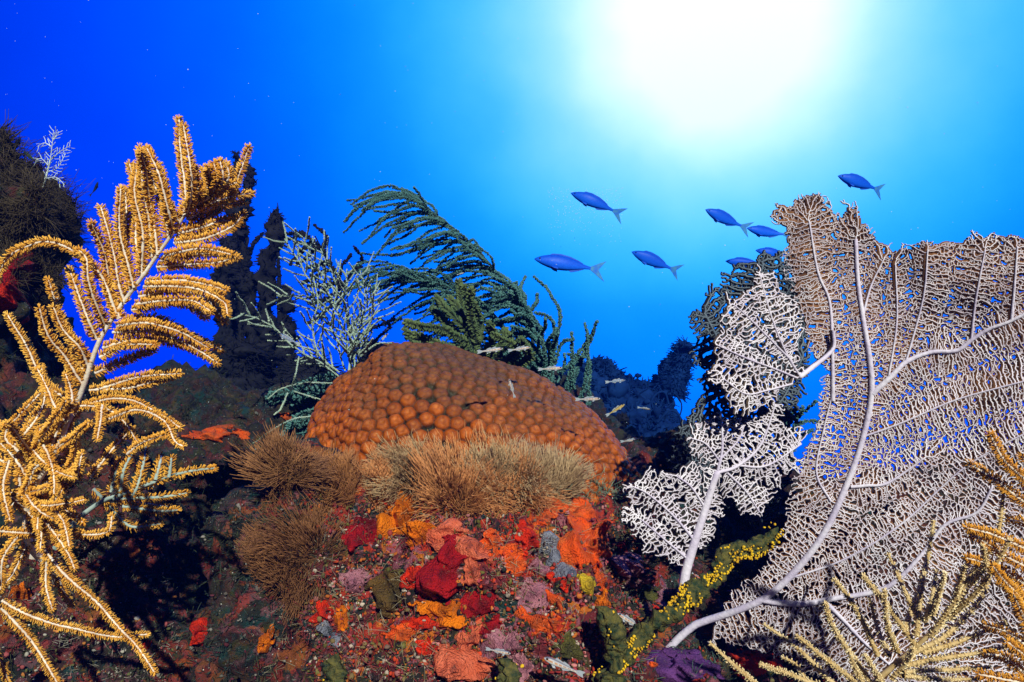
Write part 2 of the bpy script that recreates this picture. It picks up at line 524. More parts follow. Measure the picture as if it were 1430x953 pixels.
# ------------------------------------------------------------------ setting: water haze, sea bed, far reef, near reef
hz = MB()
X0, X1, Y0, Y1, Z0, Z1 = -7.5, 7.5, -0.45, 10.5, -5.2, 1.30
hv = [(x, y, z) for x in (X0, X1) for y in (Y0, Y1) for z in (Z0, Z1)]
hz.add(hv, [(0, 1, 3, 2), (4, 6, 7, 5), (0, 4, 5, 1), (2, 3, 7, 6), (0, 2, 6, 4), (1, 5, 7, 3)])
hm = bpy.data.materials.new('blue water haze')
hm.use_nodes = True
hm.node_tree.nodes.clear()
ho = hm.node_tree.nodes.new('ShaderNodeOutputMaterial')
hp = hm.node_tree.nodes.new('ShaderNodeVolumePrincipled')
hp.inputs['Color'].default_value = (0.0, 0.010, 0.075, 1)
hp.inputs['Density'].default_value = 0.25
hp.inputs['Absorption Color'].default_value = (0.08, 0.52, 0.90, 1)
hm.node_tree.links.new(hp.outputs[0], ho.inputs['Volume'])
haze = hz.build('haze', hm, smooth=False)
tag(haze, kind='stuff')

def sheet(xs, ys, zf):
    X, Y = np.meshgrid(xs, ys)
    Z = zf(X, Y)
    V = np.stack([X, Y, Z], -1).reshape(-1, 3)
    nx, ny = len(xs), len(ys)
    i = (np.arange(ny - 1)[:, None] * nx + np.arange(nx - 1)[None]).reshape(-1)
    return V, np.stack([i, i + 1, i + nx + 1, i + nx], 1)

def bed_z(X, Y):
    P = np.stack([X * 0.35, Y * 0.35, X * 0], -1)
    return -1.5 - 0.26 * np.maximum(Y - 1.5, 0) + 0.25 * fbm(P, 4, 3)
mb = MB()
gx = np.linspace(-7.4, 7.4, 120)
gy = np.linspace(-0.4, 10.4, 100)
mb.add(*sheet(gx, gy, bed_z))
tag(mb.build('seabed', M['sand']), kind='structure')

def far_z(X, Y):
    crest = np.interp(X, [-6, -2.2, -0.9, 0.5, 0.86, 1.10, 1.35, 1.9, 2.6, 6], [0.25, 0.12, 0.02, 0.15, 0.10, -0.12, -0.32, -0.75, -1.1, -1.4])
    prof = np.interp(Y, [2.0, 3.0, 4.6, 5.4, 7.5, 9.3], [-1.5, -0.75, 0.0, 0.0, -0.35, -0.9])
    P = np.stack([X, Y, X * 0], -1)
    z = crest + prof + 0.12 * fbm(P * 1.7, 3, 11) + 0.16 * (1 - np.abs(fbm(P * 3.5, 3, 5))) - .29 + 0.07 * (1 - np.abs(fbm(P * 9, 3, 8))) + 0.03 * fbm(P * 24, 2, 2)
    return z
mb = MB()
mb.add(*sheet(np.linspace(-5.8, 4.5, 520), np.linspace(2.0, 9.3, 360), far_z))
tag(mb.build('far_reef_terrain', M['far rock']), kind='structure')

# near reef: overlapping swells of rock fused into one surface
def icos(sub):
    t = (1 + 5 ** 0.5) / 2
    V = [(-1, t, 0), (1, t, 0), (-1, -t, 0), (1, -t, 0), (0, -1, t), (0, 1, t), (0, -1, -t), (0, 1, -t), (t, 0, -1), (t, 0, 1), (-t, 0, -1), (-t, 0, 1)]
    Fs = [(0, 11, 5), (0, 5, 1), (0, 1, 7), (0, 7, 10), (0, 10, 11), (1, 5, 9), (5, 11, 4), (11, 10, 2), (10, 7, 6), (7, 1, 8), (3, 9, 4), (3, 4, 2), (3, 2, 6), (3, 6, 8), (3, 8, 9), (4, 9, 5), (2, 4, 11), (6, 2, 10), (8, 6, 7), (9, 8, 1)]
    V = unit(np.array(V, float)); Fs = np.array(Fs)
    for _ in range(sub):
        e = np.sort(np.vstack([Fs[:, [0, 1]], Fs[:, [1, 2]], Fs[:, [2, 0]]]), 1)
        ue, inv = np.unique(e, axis=0, return_inverse=True)
        inv = inv.reshape(-1)
        mid = unit(V[ue[:, 0]] + V[ue[:, 1]])
        n, k = len(V), len(Fs)
        a, b, c = inv[:k] + n, inv[k:2 * k] + n, inv[2 * k:] + n
        V = np.vstack([V, mid])
        Fs = np.vstack([np.stack([Fs[:, 0], a, c], 1), np.stack([Fs[:, 1], b, a], 1), np.stack([Fs[:, 2], c, b], 1), np.stack([a, b, c], 1)])
    return V, Fs
ICO = {k: icos(k) for k in (1, 2, 3, 4)}

SWELLS = [  # px, py, depth, rx, ry, rz
    (640, 900, 1.00, .27, .30, .27), (640, 765, .90, .235, .17, .105), (450, 745, .93, .10, .13, .09), (800, 775, .93, .10, .13, .085), (600, 1150, .98, .45, .36, .36), (690, 960, .90, .24, .23, .30), (520, 880, .95, .17, .20, .22),
    (830, 860, .98, .16, .16, .17), (885, 810, .95, .075, .09, .06), (1000, 1060, .88, .30, .24, .19), (1250, 1110, .82, .36, .26, .18),
    (850, 700, 1.25, .32, .26, .13), (1080, 830, 1.12, .22, .15, .20), (1400, 900, 1.05, .3, .2, .3),
    (660, 640, 1.45, .36, .26, .22), (460, 650, 1.50, .42, .28, .17), (260, 690, 1.45, .34, .26, .19), (310, 640, 1.22, .15, .13, .045),
    (220, 590, 1.42, .22, .18, .10), (260, 860, 1.30, .30, .22, .26), (60, 900, .92, .22, .20, .22), (-60, 760, .95, .22, .2, .25),
    (170, 1050, .90, .34, .24, .20), (360, 1040, 1.00, .24, .2, .17), (120, 800, 1.1, .2, .18, .2),
    (-50, 300, 1.02, .125, .14, .095), (-35, 420, 1.02, .115, .14, .15), (-40, 560, 1.05, .16, .18, .18), (60, 640, 1.15, .14, .15, .16),
    (560, 1500, 1.6, 2.4, .9, .7), (300, 800, 2.0, 1.2, .5, .32), (-300, 700, 1.6, .7, .7, .6), (1700, 900, 1.6, .5, .6, .5)]
mb = MB()
for px, py, d, rx, ry, rz in SWELLS:
    V, Fs = ICO[4]
    mb.add(V * np.array([rx, ry, rz]) + at(px, py, d), Fs)
tmp = mb.build('reef_source', M['rock'])
md = tmp.modifiers.new('r', 'REMESH')
md.mode = 'VOXEL'
md.voxel_size = 0.0075
dg = bpy.context.evaluated_depsgraph_get()
dg.update()
ev = tmp.evaluated_get(dg)
rm = bpy.data.meshes.new_from_object(ev)
bpy.data.objects.remove(tmp)
n = len(rm.vertices)
co = np.zeros(n * 3, np.float32); rm.vertices.foreach_get('co', co); co = co.reshape(-1, 3).astype(float)
no = np.zeros(n * 3, np.float32); rm.vertices.foreach_get('normal', no); no = no.reshape(-1, 3).astype(float)
dep = co @ FWD
near = np.clip((1.75 - dep) / 0.5, 0.15, 1)
h = 0.044 * fbm(co * 7, 3, 21) + 0.020 * (np.abs(fbm(co * 19, 4, 31)) - 0.3) + 0.010 * fbm(co * 55, 3, 41) - 0.05 * np.clip(fbm(co * 15, 2, 77) - 0.35, 0, 1)
co2 = co + no * h[:, None]
rm.vertices.foreach_set('co', co2.astype(np.float32).ravel())
rm.polygons.foreach_set('use_smooth', np.ones(len(rm.polygons), bool))
pxv = CX + F * (co2 @ RIGHT) / np.maximum(co2 @ FWD, .05)
# the crust of colourful growth is thick on the mound below the star coral and thin elsewhere
cen = at(690, 800, 0.72)
crust = np.exp(-(np.linalg.norm((co2 - cen) * np.array([1, .6, 1]), axis=1) / 0.24) ** 2)
crust = np.maximum(crust, 0.35 * np.exp(-(np.linalg.norm(co2 - at(100, 850, .72), axis=1) / 0.16) ** 2))
crust = np.maximum(crust, 0.7 * np.exp(-(np.linalg.norm(co2 - at(1000, 920, .70), axis=1) / 0.2) ** 2))
crust = np.clip(crust + 0.12, 0, 1) * np.clip((1.5 - dep) / 0.4, 0.1, 1)
ca = rm.color_attributes.new('Col', 'FLOAT_COLOR', 'POINT')
cc = np.ones((n, 4)); cc[:, 0] = crust; cc[:, 1] = near
ca.data.foreach_set('color', cc.astype(np.float32).ravel())
rm.materials.clear()
rm.materials.append(M['rock'])
rm.update()
reef = bpy.data.objects.new('reef_terrain', rm)
COL.objects.link(reef)
tag(reef, kind='structure')
tri = []
rv = [Vector(v) for v in co2]
BVH = bvhtree.BVHTree.FromPolygons(rv, [tuple(p.vertices) for p in rm.polygons])

def hit(px, py, far=4.0):
    """where the line of sight through a photo pixel meets the near reef"""
    d = Vector(unit(at(px, py, 1.0)))
    loc, nor, i, dist = BVH.ray_cast(Vector((0, 0, 0)), d, far)
    if loc is None:
        p = at(px, py, 1.0)
        return np.array(p), np.array([0, -1.0, 0.0])
    nor = np.array(nor)
    if nor @ np.array(d) > 0:
        nor = -nor
    return np.array(loc), nor

def depth_of(p):
    return float(np.asarray(p) @ FWD)

# ------------------------------------------------------------------ star coral
def star_coral():
    r = rng(5)
    d = 1.08
    s = d / F
    c = at(652, 705, d)
    V, Fs = icos(6)
    Vh, Fh = V, Fs
    for lim in ((0.62, -0.55), (0.40, -0.25)):     # finer splits on the side that shows
        keep = (Vh[:, 1] < lim[0]) & (Vh[:, 2] > lim[1])
        f = Fh[keep[Fh].all(1)]
        used, inv = np.unique(f, return_inverse=True)
        Vh, Fh = Vh[used], inv.reshape(f.shape)
        e = np.sort(np.vstack([Fh[:, [0, 1]], Fh[:, [1, 2]], Fh[:, [2, 0]]]), 1)
        ue, inv = np.unique(e, axis=0, return_inverse=True); inv = inv.reshape(-1)
        mid = unit(Vh[ue[:, 0]] + Vh[ue[:, 1]])
        nn, k = len(Vh), len(Fh)
        a, b, cq = inv[:k] + nn, inv[k:2 * k] + nn, inv[2 * k:] + nn
        Vh = np.vstack([Vh, mid])
        Fh = np.vstack([np.stack([Fh[:, 0], a, cq], 1), np.stack([Fh[:, 1], b, a], 1), np.stack([Fh[:, 2], cq, b], 1), np.stack([a, b, cq], 1)])
    def shape(u):
        x = np.where(u[:, 0] < 0, u[:, 0] * 198, u[:, 0] * 258) * s
        zz = np.sign(u[:, 2]) * np.abs(u[:, 2]) ** 1.0
        z = zz * 214 * s
        y = u[:, 1] * 0.225
        x = x - np.maximum(z, 0) * 0.43 * (1 - 0.3 * np.abs(u[:, 0]))
        x = x + np.where(u[:, 0] > 0, 0.25, 0) * np.maximum(-u[:, 2], 0) * s * 60
        y = y + np.maximum(z, 0) * 0.22
        p = np.stack([x, y, z], 1)
        p = p * (1 + 0.045 * vnoise(u * 2.3 + 4, 9)[:, None] + 0.02 * vnoise(u * 5 + 4, 19)[:, None])
        return p
    P = shape(Vh)
    # polyps: dart throwing over the surface
    cand = Vh[r.permutation(len(Vh))]
    cp = shape(cand)
    R0 = 0.0100
    SPC = 0.0192
    kept = []
    size = []
    cell = {}
    g = 0.028
    for q in cp:
        rad = R0 * (0.85 + 0.26 * r.random()) * (1 + .12 * math.sin(q[0] * 23 + q[2] * 17)) * (0.88 if q[0] > 0.12 else 1.0)
        key = tuple((q // g).astype(int))
        ok = True
        for dx in (-1, 0, 1):
            for dy in (-1, 0, 1):
                for dz in (-1, 0, 1):
                    for j in cell.get((key[0] + dx, key[1] + dy, key[2] + dz), ()):
                        if np.sum((kept[j] - q) ** 2) < ((rad + size[j]) * 0.86) ** 2:
                            ok = False; break
                    if not ok: break
                if not ok: break
            if not ok: break
        if ok:
            cell.setdefault(key, []).append(len(kept))
            kept.append(q); size.append(rad)
    Q = np.array(kept)
    sk = kdtree.KDTree(len(P))
    for i, q in enumerate(P):
        sk.insert(q, i)
    sk.balance()
    for it in range(14):          # let them push each other into an even packing
        d = Q[:, None] - Q[None]
        dd = np.linalg.norm(d, axis=2) + np.eye(len(Q))
        f = np.clip(1 - dd / (SPC * 1.25), 0, 1) * (1 - np.eye(len(Q)))
        Q = Q + (d / dd[..., None] * f[..., None]).sum(1) * SPC * .35
        Q = np.array([sk.find(q)[0] for q in Q])
    kept = list(Q)
    kd = kdtree.KDTree(len(kept))
    for i, q in enumerate(kept):
        kd.insert(q, i)
    kd.balance()
    nrm = np.zeros_like(P)
    a, b, cq = P[Fh[:, 0]], P[Fh[:, 1]], P[Fh[:, 2]]
    fn = np.cross(b - a, cq - a)
    for k in range(3):
        np.add.at(nrm, Fh[:, k], fn)
    nrm = unit(nrm)
    D = np.zeros(len(P)); ID = np.zeros(len(P), int)
    for i, q in enumerate(P):
        (_, j, d1), (_, _, d2) = kd.find_n(q, 2)
        D[i], ID[i] = max(d1 / (SPC * .67), (2 * d1 / (d1 + d2)) ** 1.6 * .97), j
    t = np.clip(D, 0, 1.25)
    jit = r.random(len(kept))
    hgt = np.where(t < 1, np.sqrt(np.maximum(1 - t ** 2.2, 0)), 0) * 0.0092
    hgt = hgt - 0.0016 * np.exp(-(t / 0.20) ** 2) + 0.0005 * np.exp(-((t - .42) / .12) ** 2) - 0.0022 * np.clip(t - 1, 0, 1) * 4
    hgt *= (0.8 + 0.4 * jit[ID])
    P2 = P + nrm * hgt[:, None]
    core = np.array([0.44, 0.092, 0.004]); side = np.array([0.27, 0.050, 0.004]); groove = np.array([0.022, 0.020, 0.012]); rim = np.array([0.17, 0.034, 0.008])
    w = np.clip((t - 0.55) / 0.35, 0, 1)[:, None]
    col = core * (1 - w) + side * w
    col = col + (rim - col) * (np.exp(-((t - 0.36) / 0.09) ** 2) * 0.40)[:, None]
    col = col + (np.array([0.62, 0.22, 0.06]) - col) * (np.exp(-(t / 0.17) ** 2) * 0.5)[:, None]
    col = col + (groove - col) * np.clip((t - 0.82) / 0.16, 0, 1)[:, None]
    tintv = (0.75 + 0.5 * jit[ID])[:, None]
    big = vnoise(P * 9, 6)
    col = col * tintv * (1 + 0.22 * big)[:, None]
    up = np.clip((nrm[:, 2] - 0.55) / 0.35, 0, 1)[:, None] * 0.65
    col = col + (np.array([0.085, 0.062, 0.028]) - col) * up      # weaker flash on the crown, put into the colour as dark green
    mb = MB()
    mb.add(P2 + c, Fh, 0, col)
    o = mb.build('star_coral', M['star'], origin=c)
    tag(o, 'big orange brown star coral dome covered in knobbly round polyps', 'coral')
    return c
STAR_C = star_coral()

# ------------------------------------------------------------------ gorgonians
def fuzzy_branch(mb, path, core_r, pol_len, pol_r, spacing, per_row, r, core_mat=0, pol_mat=1, groove=True, up=0.45, tipc=(1.15, 1.1, 0.9), seg=2, spread=1.0, taper=0.45, jit=.4):
    L = np.sum(np.linalg.norm(np.diff(path, axis=0), axis=1))
    n = max(6, int(L / 0.004))
    p = smooth_path(path, n) if len(path) < 12 else path
    n = len(p)
    p = p + np.stack([vnoise(p * 28 + k * 13.7, k) for k in range(3)], 1) * min(.004, L * .02)
    t = np.linspace(0, 1, n)
    rr = core_r * (1 - taper * t)
    mb.tube(p, rr, 6, core_mat)
    rows = max(4, int(L / spacing))
    T, N, B = frames(p)
    ti = np.repeat(np.linspace(0.015, 1.0, rows), per_row) * (n - 1)
    ti = np.clip(ti + r.uniform(-jit, jit, len(ti)) * n / rows, 0, n - 1)
    i0 = np.minimum(ti.astype(int), n - 2)
    f = (ti - i0)[:, None]
    pos = p[i0] * (1 - f) + p[i0 + 1] * f
    tt, nn, bb = T[i0], N[i0], B[i0]
    if groove:     # two bands of polyps leave the pale mid-line of the branch bare
        toward = unit(-pos + 0.0)
        front = unit(toward - tt * np.sum(toward * tt, 1)[:, None])
        sidev = np.cross(tt, front)
        sgn = np.where(np.arange(len(ti)) % 2 == 0, 1.0, -1.0)
        a = np.radians(r.uniform(-62, 62, len(ti)))
        rad = sidev * (sgn * np.cos(a))[:, None] + front * np.sin(a)[:, None]
    else:
        a = r.uniform(0, 2 * math.pi, len(ti))
        rad = nn * np.cos(a)[:, None] + bb * np.sin(a)[:, None]
    d = unit(rad + tt * up + r.normal(0, .18, rad.shape) * spread)
    bend = unit(tt + r.normal(0, .4, rad.shape)) * r.uniform(.05, .35, (len(ti), 1))
    cr_ = rr[i0]
    ln = pol_len * r.uniform(.7, 1.2, len(ti)) * (1 - 0.25 * (ti / n) ** 3)
    mb.spikes(pos + rad * (cr_ * 0.7)[:, None], d, ln, pol_r, bend, seg, pol_mat, (0.62, 0.52, 0.42), tipc, tip=0.85, mid=1.0)
    # tip tuft
    k = 8
    dirs = unit(T[-1] + r.normal(0, .7, (k, 3)))
    mb.spikes(np.repeat(p[-1:], k, 0), dirs, pol_len, pol_r, None, 1, pol_mat, (0.8, 0.75, 0.7), tipc, tip=0.8)

def px_path(pts, d0, d1, bulge=0.0, r=None):
    pts = np.asarray(pts, float)
    t = np.linspace(0, 1, len(pts))
    d = d0 + (d1 - d0) * t + bulge * np.sin(t * math.pi)
    return at(pts[:, 0], pts[:, 1], d)

def crop(o, k, pts):
    return [(o[0] + x / k, o[1] + y / k) for x, y in pts]

def gorgonian(name, label, cat, stem, branches, depth, mats, width, r, stem_r, group=None, stem_mat=None, spacing=0.0024, per_row=5, pol_r=0.00055, dvar=0.06, groove=True, core_frac=0.17, plen=0.38, **kw):
    """stem and branches are photo-pixel polylines at about the given depth"""
    st = px_path(stem, depth if np.isscalar(depth) else depth[0], depth if np.isscalar(depth) else depth[1])
    root = thing(name, label, cat, st[0], group)
    mb = MB()
    pp = smooth_path(st, 60)
    mb.tube(pp, np.linspace(stem_r, stem_r * 0.32, 60), 8)
    mb.build('stem', stem_mat or mats[0], root, st[0])
    spx = np.asarray(stem, float)
    dst = np.linspace(depth if np.isscalar(depth) else depth[0], depth if np.isscalar(depth) else depth[1], len(spx))
    for b in branches:
        b0 = np.asarray(b, float)
        j = np.argmin(np.sum((spx - b0[0]) ** 2, 1))
        d0 = dst[j]
        dt = d0 + r.uniform(-dvar, dvar)
        path = px_path(b, d0, dt, r.uniform(-.3, .3) * dvar)
        w = width * d0 / F
        mb = MB()
        fuzzy_branch(mb, path, w * core_frac, w * plen, pol_r * d0 / 0.6, spacing, per_row, r, groove=groove, **kw)
        mb.build('branch', mats, root, st[0])
    return root

O1 = ((0, 150), 2.383)
def c1(*p): return crop(*O1, p)
R = rng(11)
plume = [
    c1((385, 700), (330, 560), (250, 470), (150, 445), (60, 485), (0, 555), (-30, 600)),
    c1((352, 735), (320, 660), (290, 570), (285, 500), (262, 470)), c1((322, 770), (290, 690), (255, 590), (232, 535)),
    c1((292, 895), (245, 800), (200, 690), (160, 575)), c1((280, 925), (215, 830), (165, 770), (130, 668)), c1((300, 880), (265, 800), (215, 740), (180, 665)),
    c1((240, 1000), (180, 940), (140, 890), (80, 780), (27, 690)),
    c1((395, 700), (360, 600), (345, 480), (305, 388)), c1((410, 650), (385, 560), (372, 450), (338, 335)), c1((440, 595), (420, 520), (398, 410), (402, 270)),
    c1((430, 610), (410, 500), (425, 380), (418, 275)), c1((468, 560), (450, 450), (458, 330), (432, 190)), c1((462, 560), (468, 440), (455, 300), (450, 190)),
    c1((500, 510), (490, 370), (478, 250), (465, 130)), c1((520, 490), (505, 360), (495, 260), (472, 150)), c1((575, 420), (560, 340), (530, 230), (490, 135)),
    c1((560, 440), (545, 340), (510, 250), (485, 190)), c1((610, 360), (615, 290), (608, 180), (600, 42)), c1((620, 350), (632, 280), (628, 180), (608, 60)), c1((655, 320), (655, 270), (640, 195)),
    c1((595, 385), (560, 320), (545, 250), (525, 190)),
    c1((690, 300), (700, 250), (692, 200)), c1((705, 290), (722, 240), (712, 185)), c1((720, 285), (742, 235), (733, 180)), c1((735, 270), (760, 230), (755, 190)), c1((680, 305), (690, 255), (680, 205)),
    c1((600, 405), (690, 365), (770, 285), (810, 200), (828, 132)), c1((640, 335), (720, 312), (780, 295), (838, 288)), c1((650, 325), (710, 290), (750, 265), (790, 250)), c1((620, 370), (700, 340), (770, 320), (815, 315)),
    c1((580, 450), (690, 430), (770, 395), (812, 352)), c1((585, 440), (660, 425), (740, 375), (795, 365)), c1((590, 420), (680, 395), (740, 375), (800, 385)),
    c1((530, 510), (640, 488), (730, 490), (792, 498)), c1((515, 530), (640, 520), (730, 515), (785, 502)), c1((545, 495), (640, 470), (720, 480), (770, 490)),
    c1((478, 575), (600, 572), (690, 585), (752, 605)), c1((455, 625), (580, 605), (680, 630), (745, 712)), c1((470, 590), (560, 590), (660, 600), (735, 640), (750, 690)),
    c1((432, 672), (520, 655), (620, 658), (688, 700)), c1((445, 650), (540, 640), (640, 640), (700, 680)),
    c1((400, 705), (520, 702), (640, 760), (735, 806)), c1((372, 745), (500, 745), (620, 785), (718, 850)), c1((385, 725), (490, 715), (600, 745), (690, 800)), c1((340, 797), (450, 770), (590, 792), (705, 835)),
    c1((330, 830), (410, 790), (520, 790)), c1((315, 882), (410, 842), (512, 808)), c1((330, 940), (450, 900), (600, 888)), c1((300, 945), (420, 935), (540, 905), (595, 892))]
stem1 = c1((110, 1500), (160, 1250), (215, 1080), (270, 950), (330, 780), (400, 665), (480, 555), (560, 440), (640, 332), (740, 272))
gorgonian('sea_plume', 'tall golden sea plume with a pale curving stem and feathery side branches', 'gorgonian', stem1, plume, (.68, .62),
          [M['core white'], M['gold']], 19, R, 0.0036, core_frac=.12, stem_mat=M['core white'], per_row=8, spacing=0.0018, dvar=0.05, pol_r=.00056, up=.2, tipc=(1.25, 1.32, 1.4))

O2 = ((0, 540), 2.308)
def c2(*p): return crop(*O2, p)
tangle = [
    c2((150, 250), (215, 85), (320, 65), (400, 105), (455, 190)), c2((190, 220), (240, 90), (330, 50), (440, 55), (530, 90), (590, 135)), c2((330, 110), (440, 80), (520, 110), (560, 170), (595, 190)),
    c2((410, 220), (450, 190), (500, 170), (530, 155)), c2((290, 300), (350, 220), (425, 135)), c2((110, 260), (200, 190), (290, 118)), c2((60, 350), (120, 290), (190, 230)), c2((80, 430), (160, 450), (240, 470)),
    c2((0, 465), (120, 470), (240, 475)), c2((100, 490), (180, 570), (250, 650), (370, 760), (440, 850), (495, 930)), c2((0, 690), (100, 740), (230, 780), (360, 810), (480, 800)), c2((0, 715), (80, 790), (140, 870), (190, 960)),
    c2((-20, 850), (10, 900), (35, 970)), c2((150, 540), (145, 640), (165, 720)), c2((180, 560), (200, 650), (235, 705)), c2((30, 240), (12, 330), (30, 430)), c2((60, 210), (20, 150), (130, 20)), c2((100, 300), (70, 200), (95, 110), (150, 60)),
    c2((210, 110), (170, 60), (145, 0), (120, -60)), c2((60, 480), (10, 560), (0, 660)), c2((90, 500), (40, 600), (10, 640)), c2((250, 300), (255, 260), (265, 215)), c2((100, 210), (40, 130), (20, 125)), c2((230, 60), (230, 20), (210, -40)),
    c2((40, 200), (110, 110), (140, 30), (130, -60)), c2((330, 60), (325, 110), (315, 170)), c2((200, 450), (280, 480), (350, 470), (360, 420))]
for i in range(34):
    bx, by = R.uniform(0, 190), R.uniform(150, 480)
    a = R.uniform(-2.6, 1.2)
    Ln = R.uniform(110, 240)
    k = R.uniform(-.9, .9)
    pts = [(bx, by)]
    for s in range(4):
        bx += math.cos(a) * Ln / 4; by += math.sin(a) * Ln / 4; a += k / 3
        pts.append((bx, by))
    tangle.append(c2(*pts))
gorgonian('bushy_gorgonian', 'tangled golden orange gorgonian bush with bleached white branch cores', 'gorgonian', c2((190, 600), (120, 540), (95, 500), (85, 450), (110, 330), (170, 230), (230, 90)), tangle, (.66, .56),
          [M['core white'], M['gold']], 15.5, R, 0.0045, core_frac=.14, per_row=8, spacing=0.0018, dvar=0.05, pol_r=.00056, up=.2, tipc=(1.25, 1.32, 1.4))
small = [c2((385, 350), (480, 310), (610, 270), (695, 258)), c2((370, 360), (480, 355), (600, 345)), c2((400, 385), (500, 397), (570, 400)), c2((390, 335), (400, 270), (430, 210)), c2((440, 320), (460, 260), (470, 195)), c2((500, 303), (515, 250), (520, 222)),
         c2((545, 292), (552, 230)), c2((420, 360), (440, 330), (455, 280)), c2((300, 330), (350, 380), (420, 450), (515, 440)), c2((330, 365), (440, 375), (540, 385)), c2((360, 340), (370, 290), (385, 240))]
gorgonian('small_gorgonian', 'small golden gorgonian sprig with bluish white branch cores beside dark reef', 'gorgonian', c2((180, 520), (250, 430), (330, 370), (400, 345), (500, 308)), small, (.80, .76),
          [M['ice core'], M['gold']], 17, R, 0.004, per_row=5, spacing=0.0022, dvar=0.03)

# straw-coloured gorgonian, lower right
O3 = ((850, 560), 2.424)
def c3(*p): return crop(*O3, p)
straw = [
    c3((760, 960), (650, 850), (530, 760)), c3((880, 950), (790, 820), (730, 678)), c3((910, 860), (840, 720), (768, 605)), c3((1045, 840), (940, 700), (858, 588)), c3((1050, 740), (1000, 640), (948, 522)), c3((1000, 780), (1040, 660), (1080, 540), (1096, 405)),
    c3((1085, 800), (1200, 640), (1300, 480), (1340, 305)), c3((1150, 740), (1270, 620), (1352, 468)), c3((1060, 855), (1200, 815), (1338, 757)), c3((1010, 895), (1180, 868), (1335, 838)), c3((1000, 918), (1150, 912), (1285, 898)), c3((500, 960), (430, 900), (348, 822)),
    c3((720, 965), (610, 925), (518, 893)), c3((930, 960), (890, 900), (868, 868)), c3((1070, 745), (1092, 680), (1112, 578)), c3((1095, 720), (1112, 650), (1135, 585)), c3((1120, 765), (1170, 680), (1202, 558)), c3((950, 860), (905, 760), (880, 668)),
    c3((980, 850), (940, 760), (930, 640)), c3((1020, 860), (1150, 790), (1240, 700), (1290, 560)), c3((830, 960), (800, 930), (640, 800)), c3((1180, 660), (1195, 600), (1235, 530)), c3((1230, 620), (1270, 560), (1268, 490)), c3((1000, 930), (1120, 945), (1250, 940)),
    c3((860, 960), (830, 900), (815, 850)), c3((960, 940), (1010, 880), (1030, 840)), c3((690, 990), (640, 900), (590, 870)), c3((1040, 800), (1060, 640), (1075, 560))]
gorgonian('straw_gorgonian', 'straw coloured gorgonian with ringed finger-like branches before the broad white sea fan', 'gorgonian', c3((840, 1080), (900, 960), (960, 900), (1020, 850), (1080, 795), (1160, 720), (1220, 630)), straw, (.56, .52),
          [M['pale core'], M['pale polyp']], 14, R, 0.0030, per_row=11, spacing=0.0031, groove=False, core_frac=0.27, plen=.24, up=.35, spread=.5, jit=.08, pol_r=.00045, dvar=0.05)
goldr = [c3((1480, 330), (1406, 262), (1340, 200), (1288, 115)), c3((1490, 410), (1406, 340), (1300, 262), (1216, 208)), c3((1500, 540), (1420, 500), (1310, 455), (1218, 430)), c3((1500, 690), (1430, 640), (1310, 560), (1208, 530)), c3((1520, 900), (1450, 860), (1350, 785), (1268, 762)),
         c3((1500, 960), (1420, 930), (1340, 865), (1270, 855)), c3((1520, 980), (1400, 955), (1250, 930)), c3((1500, 600), (1420, 560), (1340, 520), (1225, 450)), c3((1500, 800), (1430, 720), (1370, 640), (1300, 560)), c3((1500, 350), (1450, 240), (1400, 190)), c3((1500, 860), (1440, 800), (1390, 700), (1370, 650)),
         c3((1520, 940), (1430, 880), (1350, 820)), c3((1510, 470), (1430, 420), (1350, 400)), c3((1510, 720), (1430, 690), (1320, 610))]
gorgonian('golden_gorgonian', 'golden yellow fuzzy gorgonian reaching in past the broad sea fan edge', 'gorgonian', c3((1560, 1200), (1540, 1000), (1530, 800), (1510, 600), (1490, 400), (1480, 300)), goldr, (.50, .50),
          [M['core white'], M['gold']], 22, R, 0.004, core_frac=.12, per_row=9, spacing=0.0017, dvar=0.03, pol_r=.00042, up=.25)

# pale grey-green gorgonian behind the star coral
def twigs(path, r, step, length, ang, swept=0.0, both=True, start=0.12, curve=0.0):
    p = smooth_path(path, 60)
    s = np.concatenate([[0], np.cumsum(np.linalg.norm(np.diff(p, axis=0), axis=1))])
    o = []
    x = s[-1] * start
    side = 1
    while x < s[-1] * 0.98:
        i = min(np.searchsorted(s, x), len(p) - 2)
        t = unit(p[i + 1] - p[i - 1] if i else p[1] - p[0])
        a = math.radians(ang * r.uniform(.7, 1.25)) * side
        d = np.array([t[0] * math.cos(a) - t[1] * math.sin(a), t[0] * math.sin(a) + t[1] * math.cos(a)])
        L = length * r.uniform(.55, 1.2)
        d2 = unit(d + t * 0.35 + np.array([0, curve]))
        o.append([tuple(p[i]), tuple(p[i] + d * L * .5), tuple(p[i] + d * L * .5 + d2 * L * .5)])
        x += step * r.uniform(.7, 1.3)
        side = -side if both else side
    return o
O4 = ((340, 250), 2.576)
def c4(*p): return crop(*O4, p)
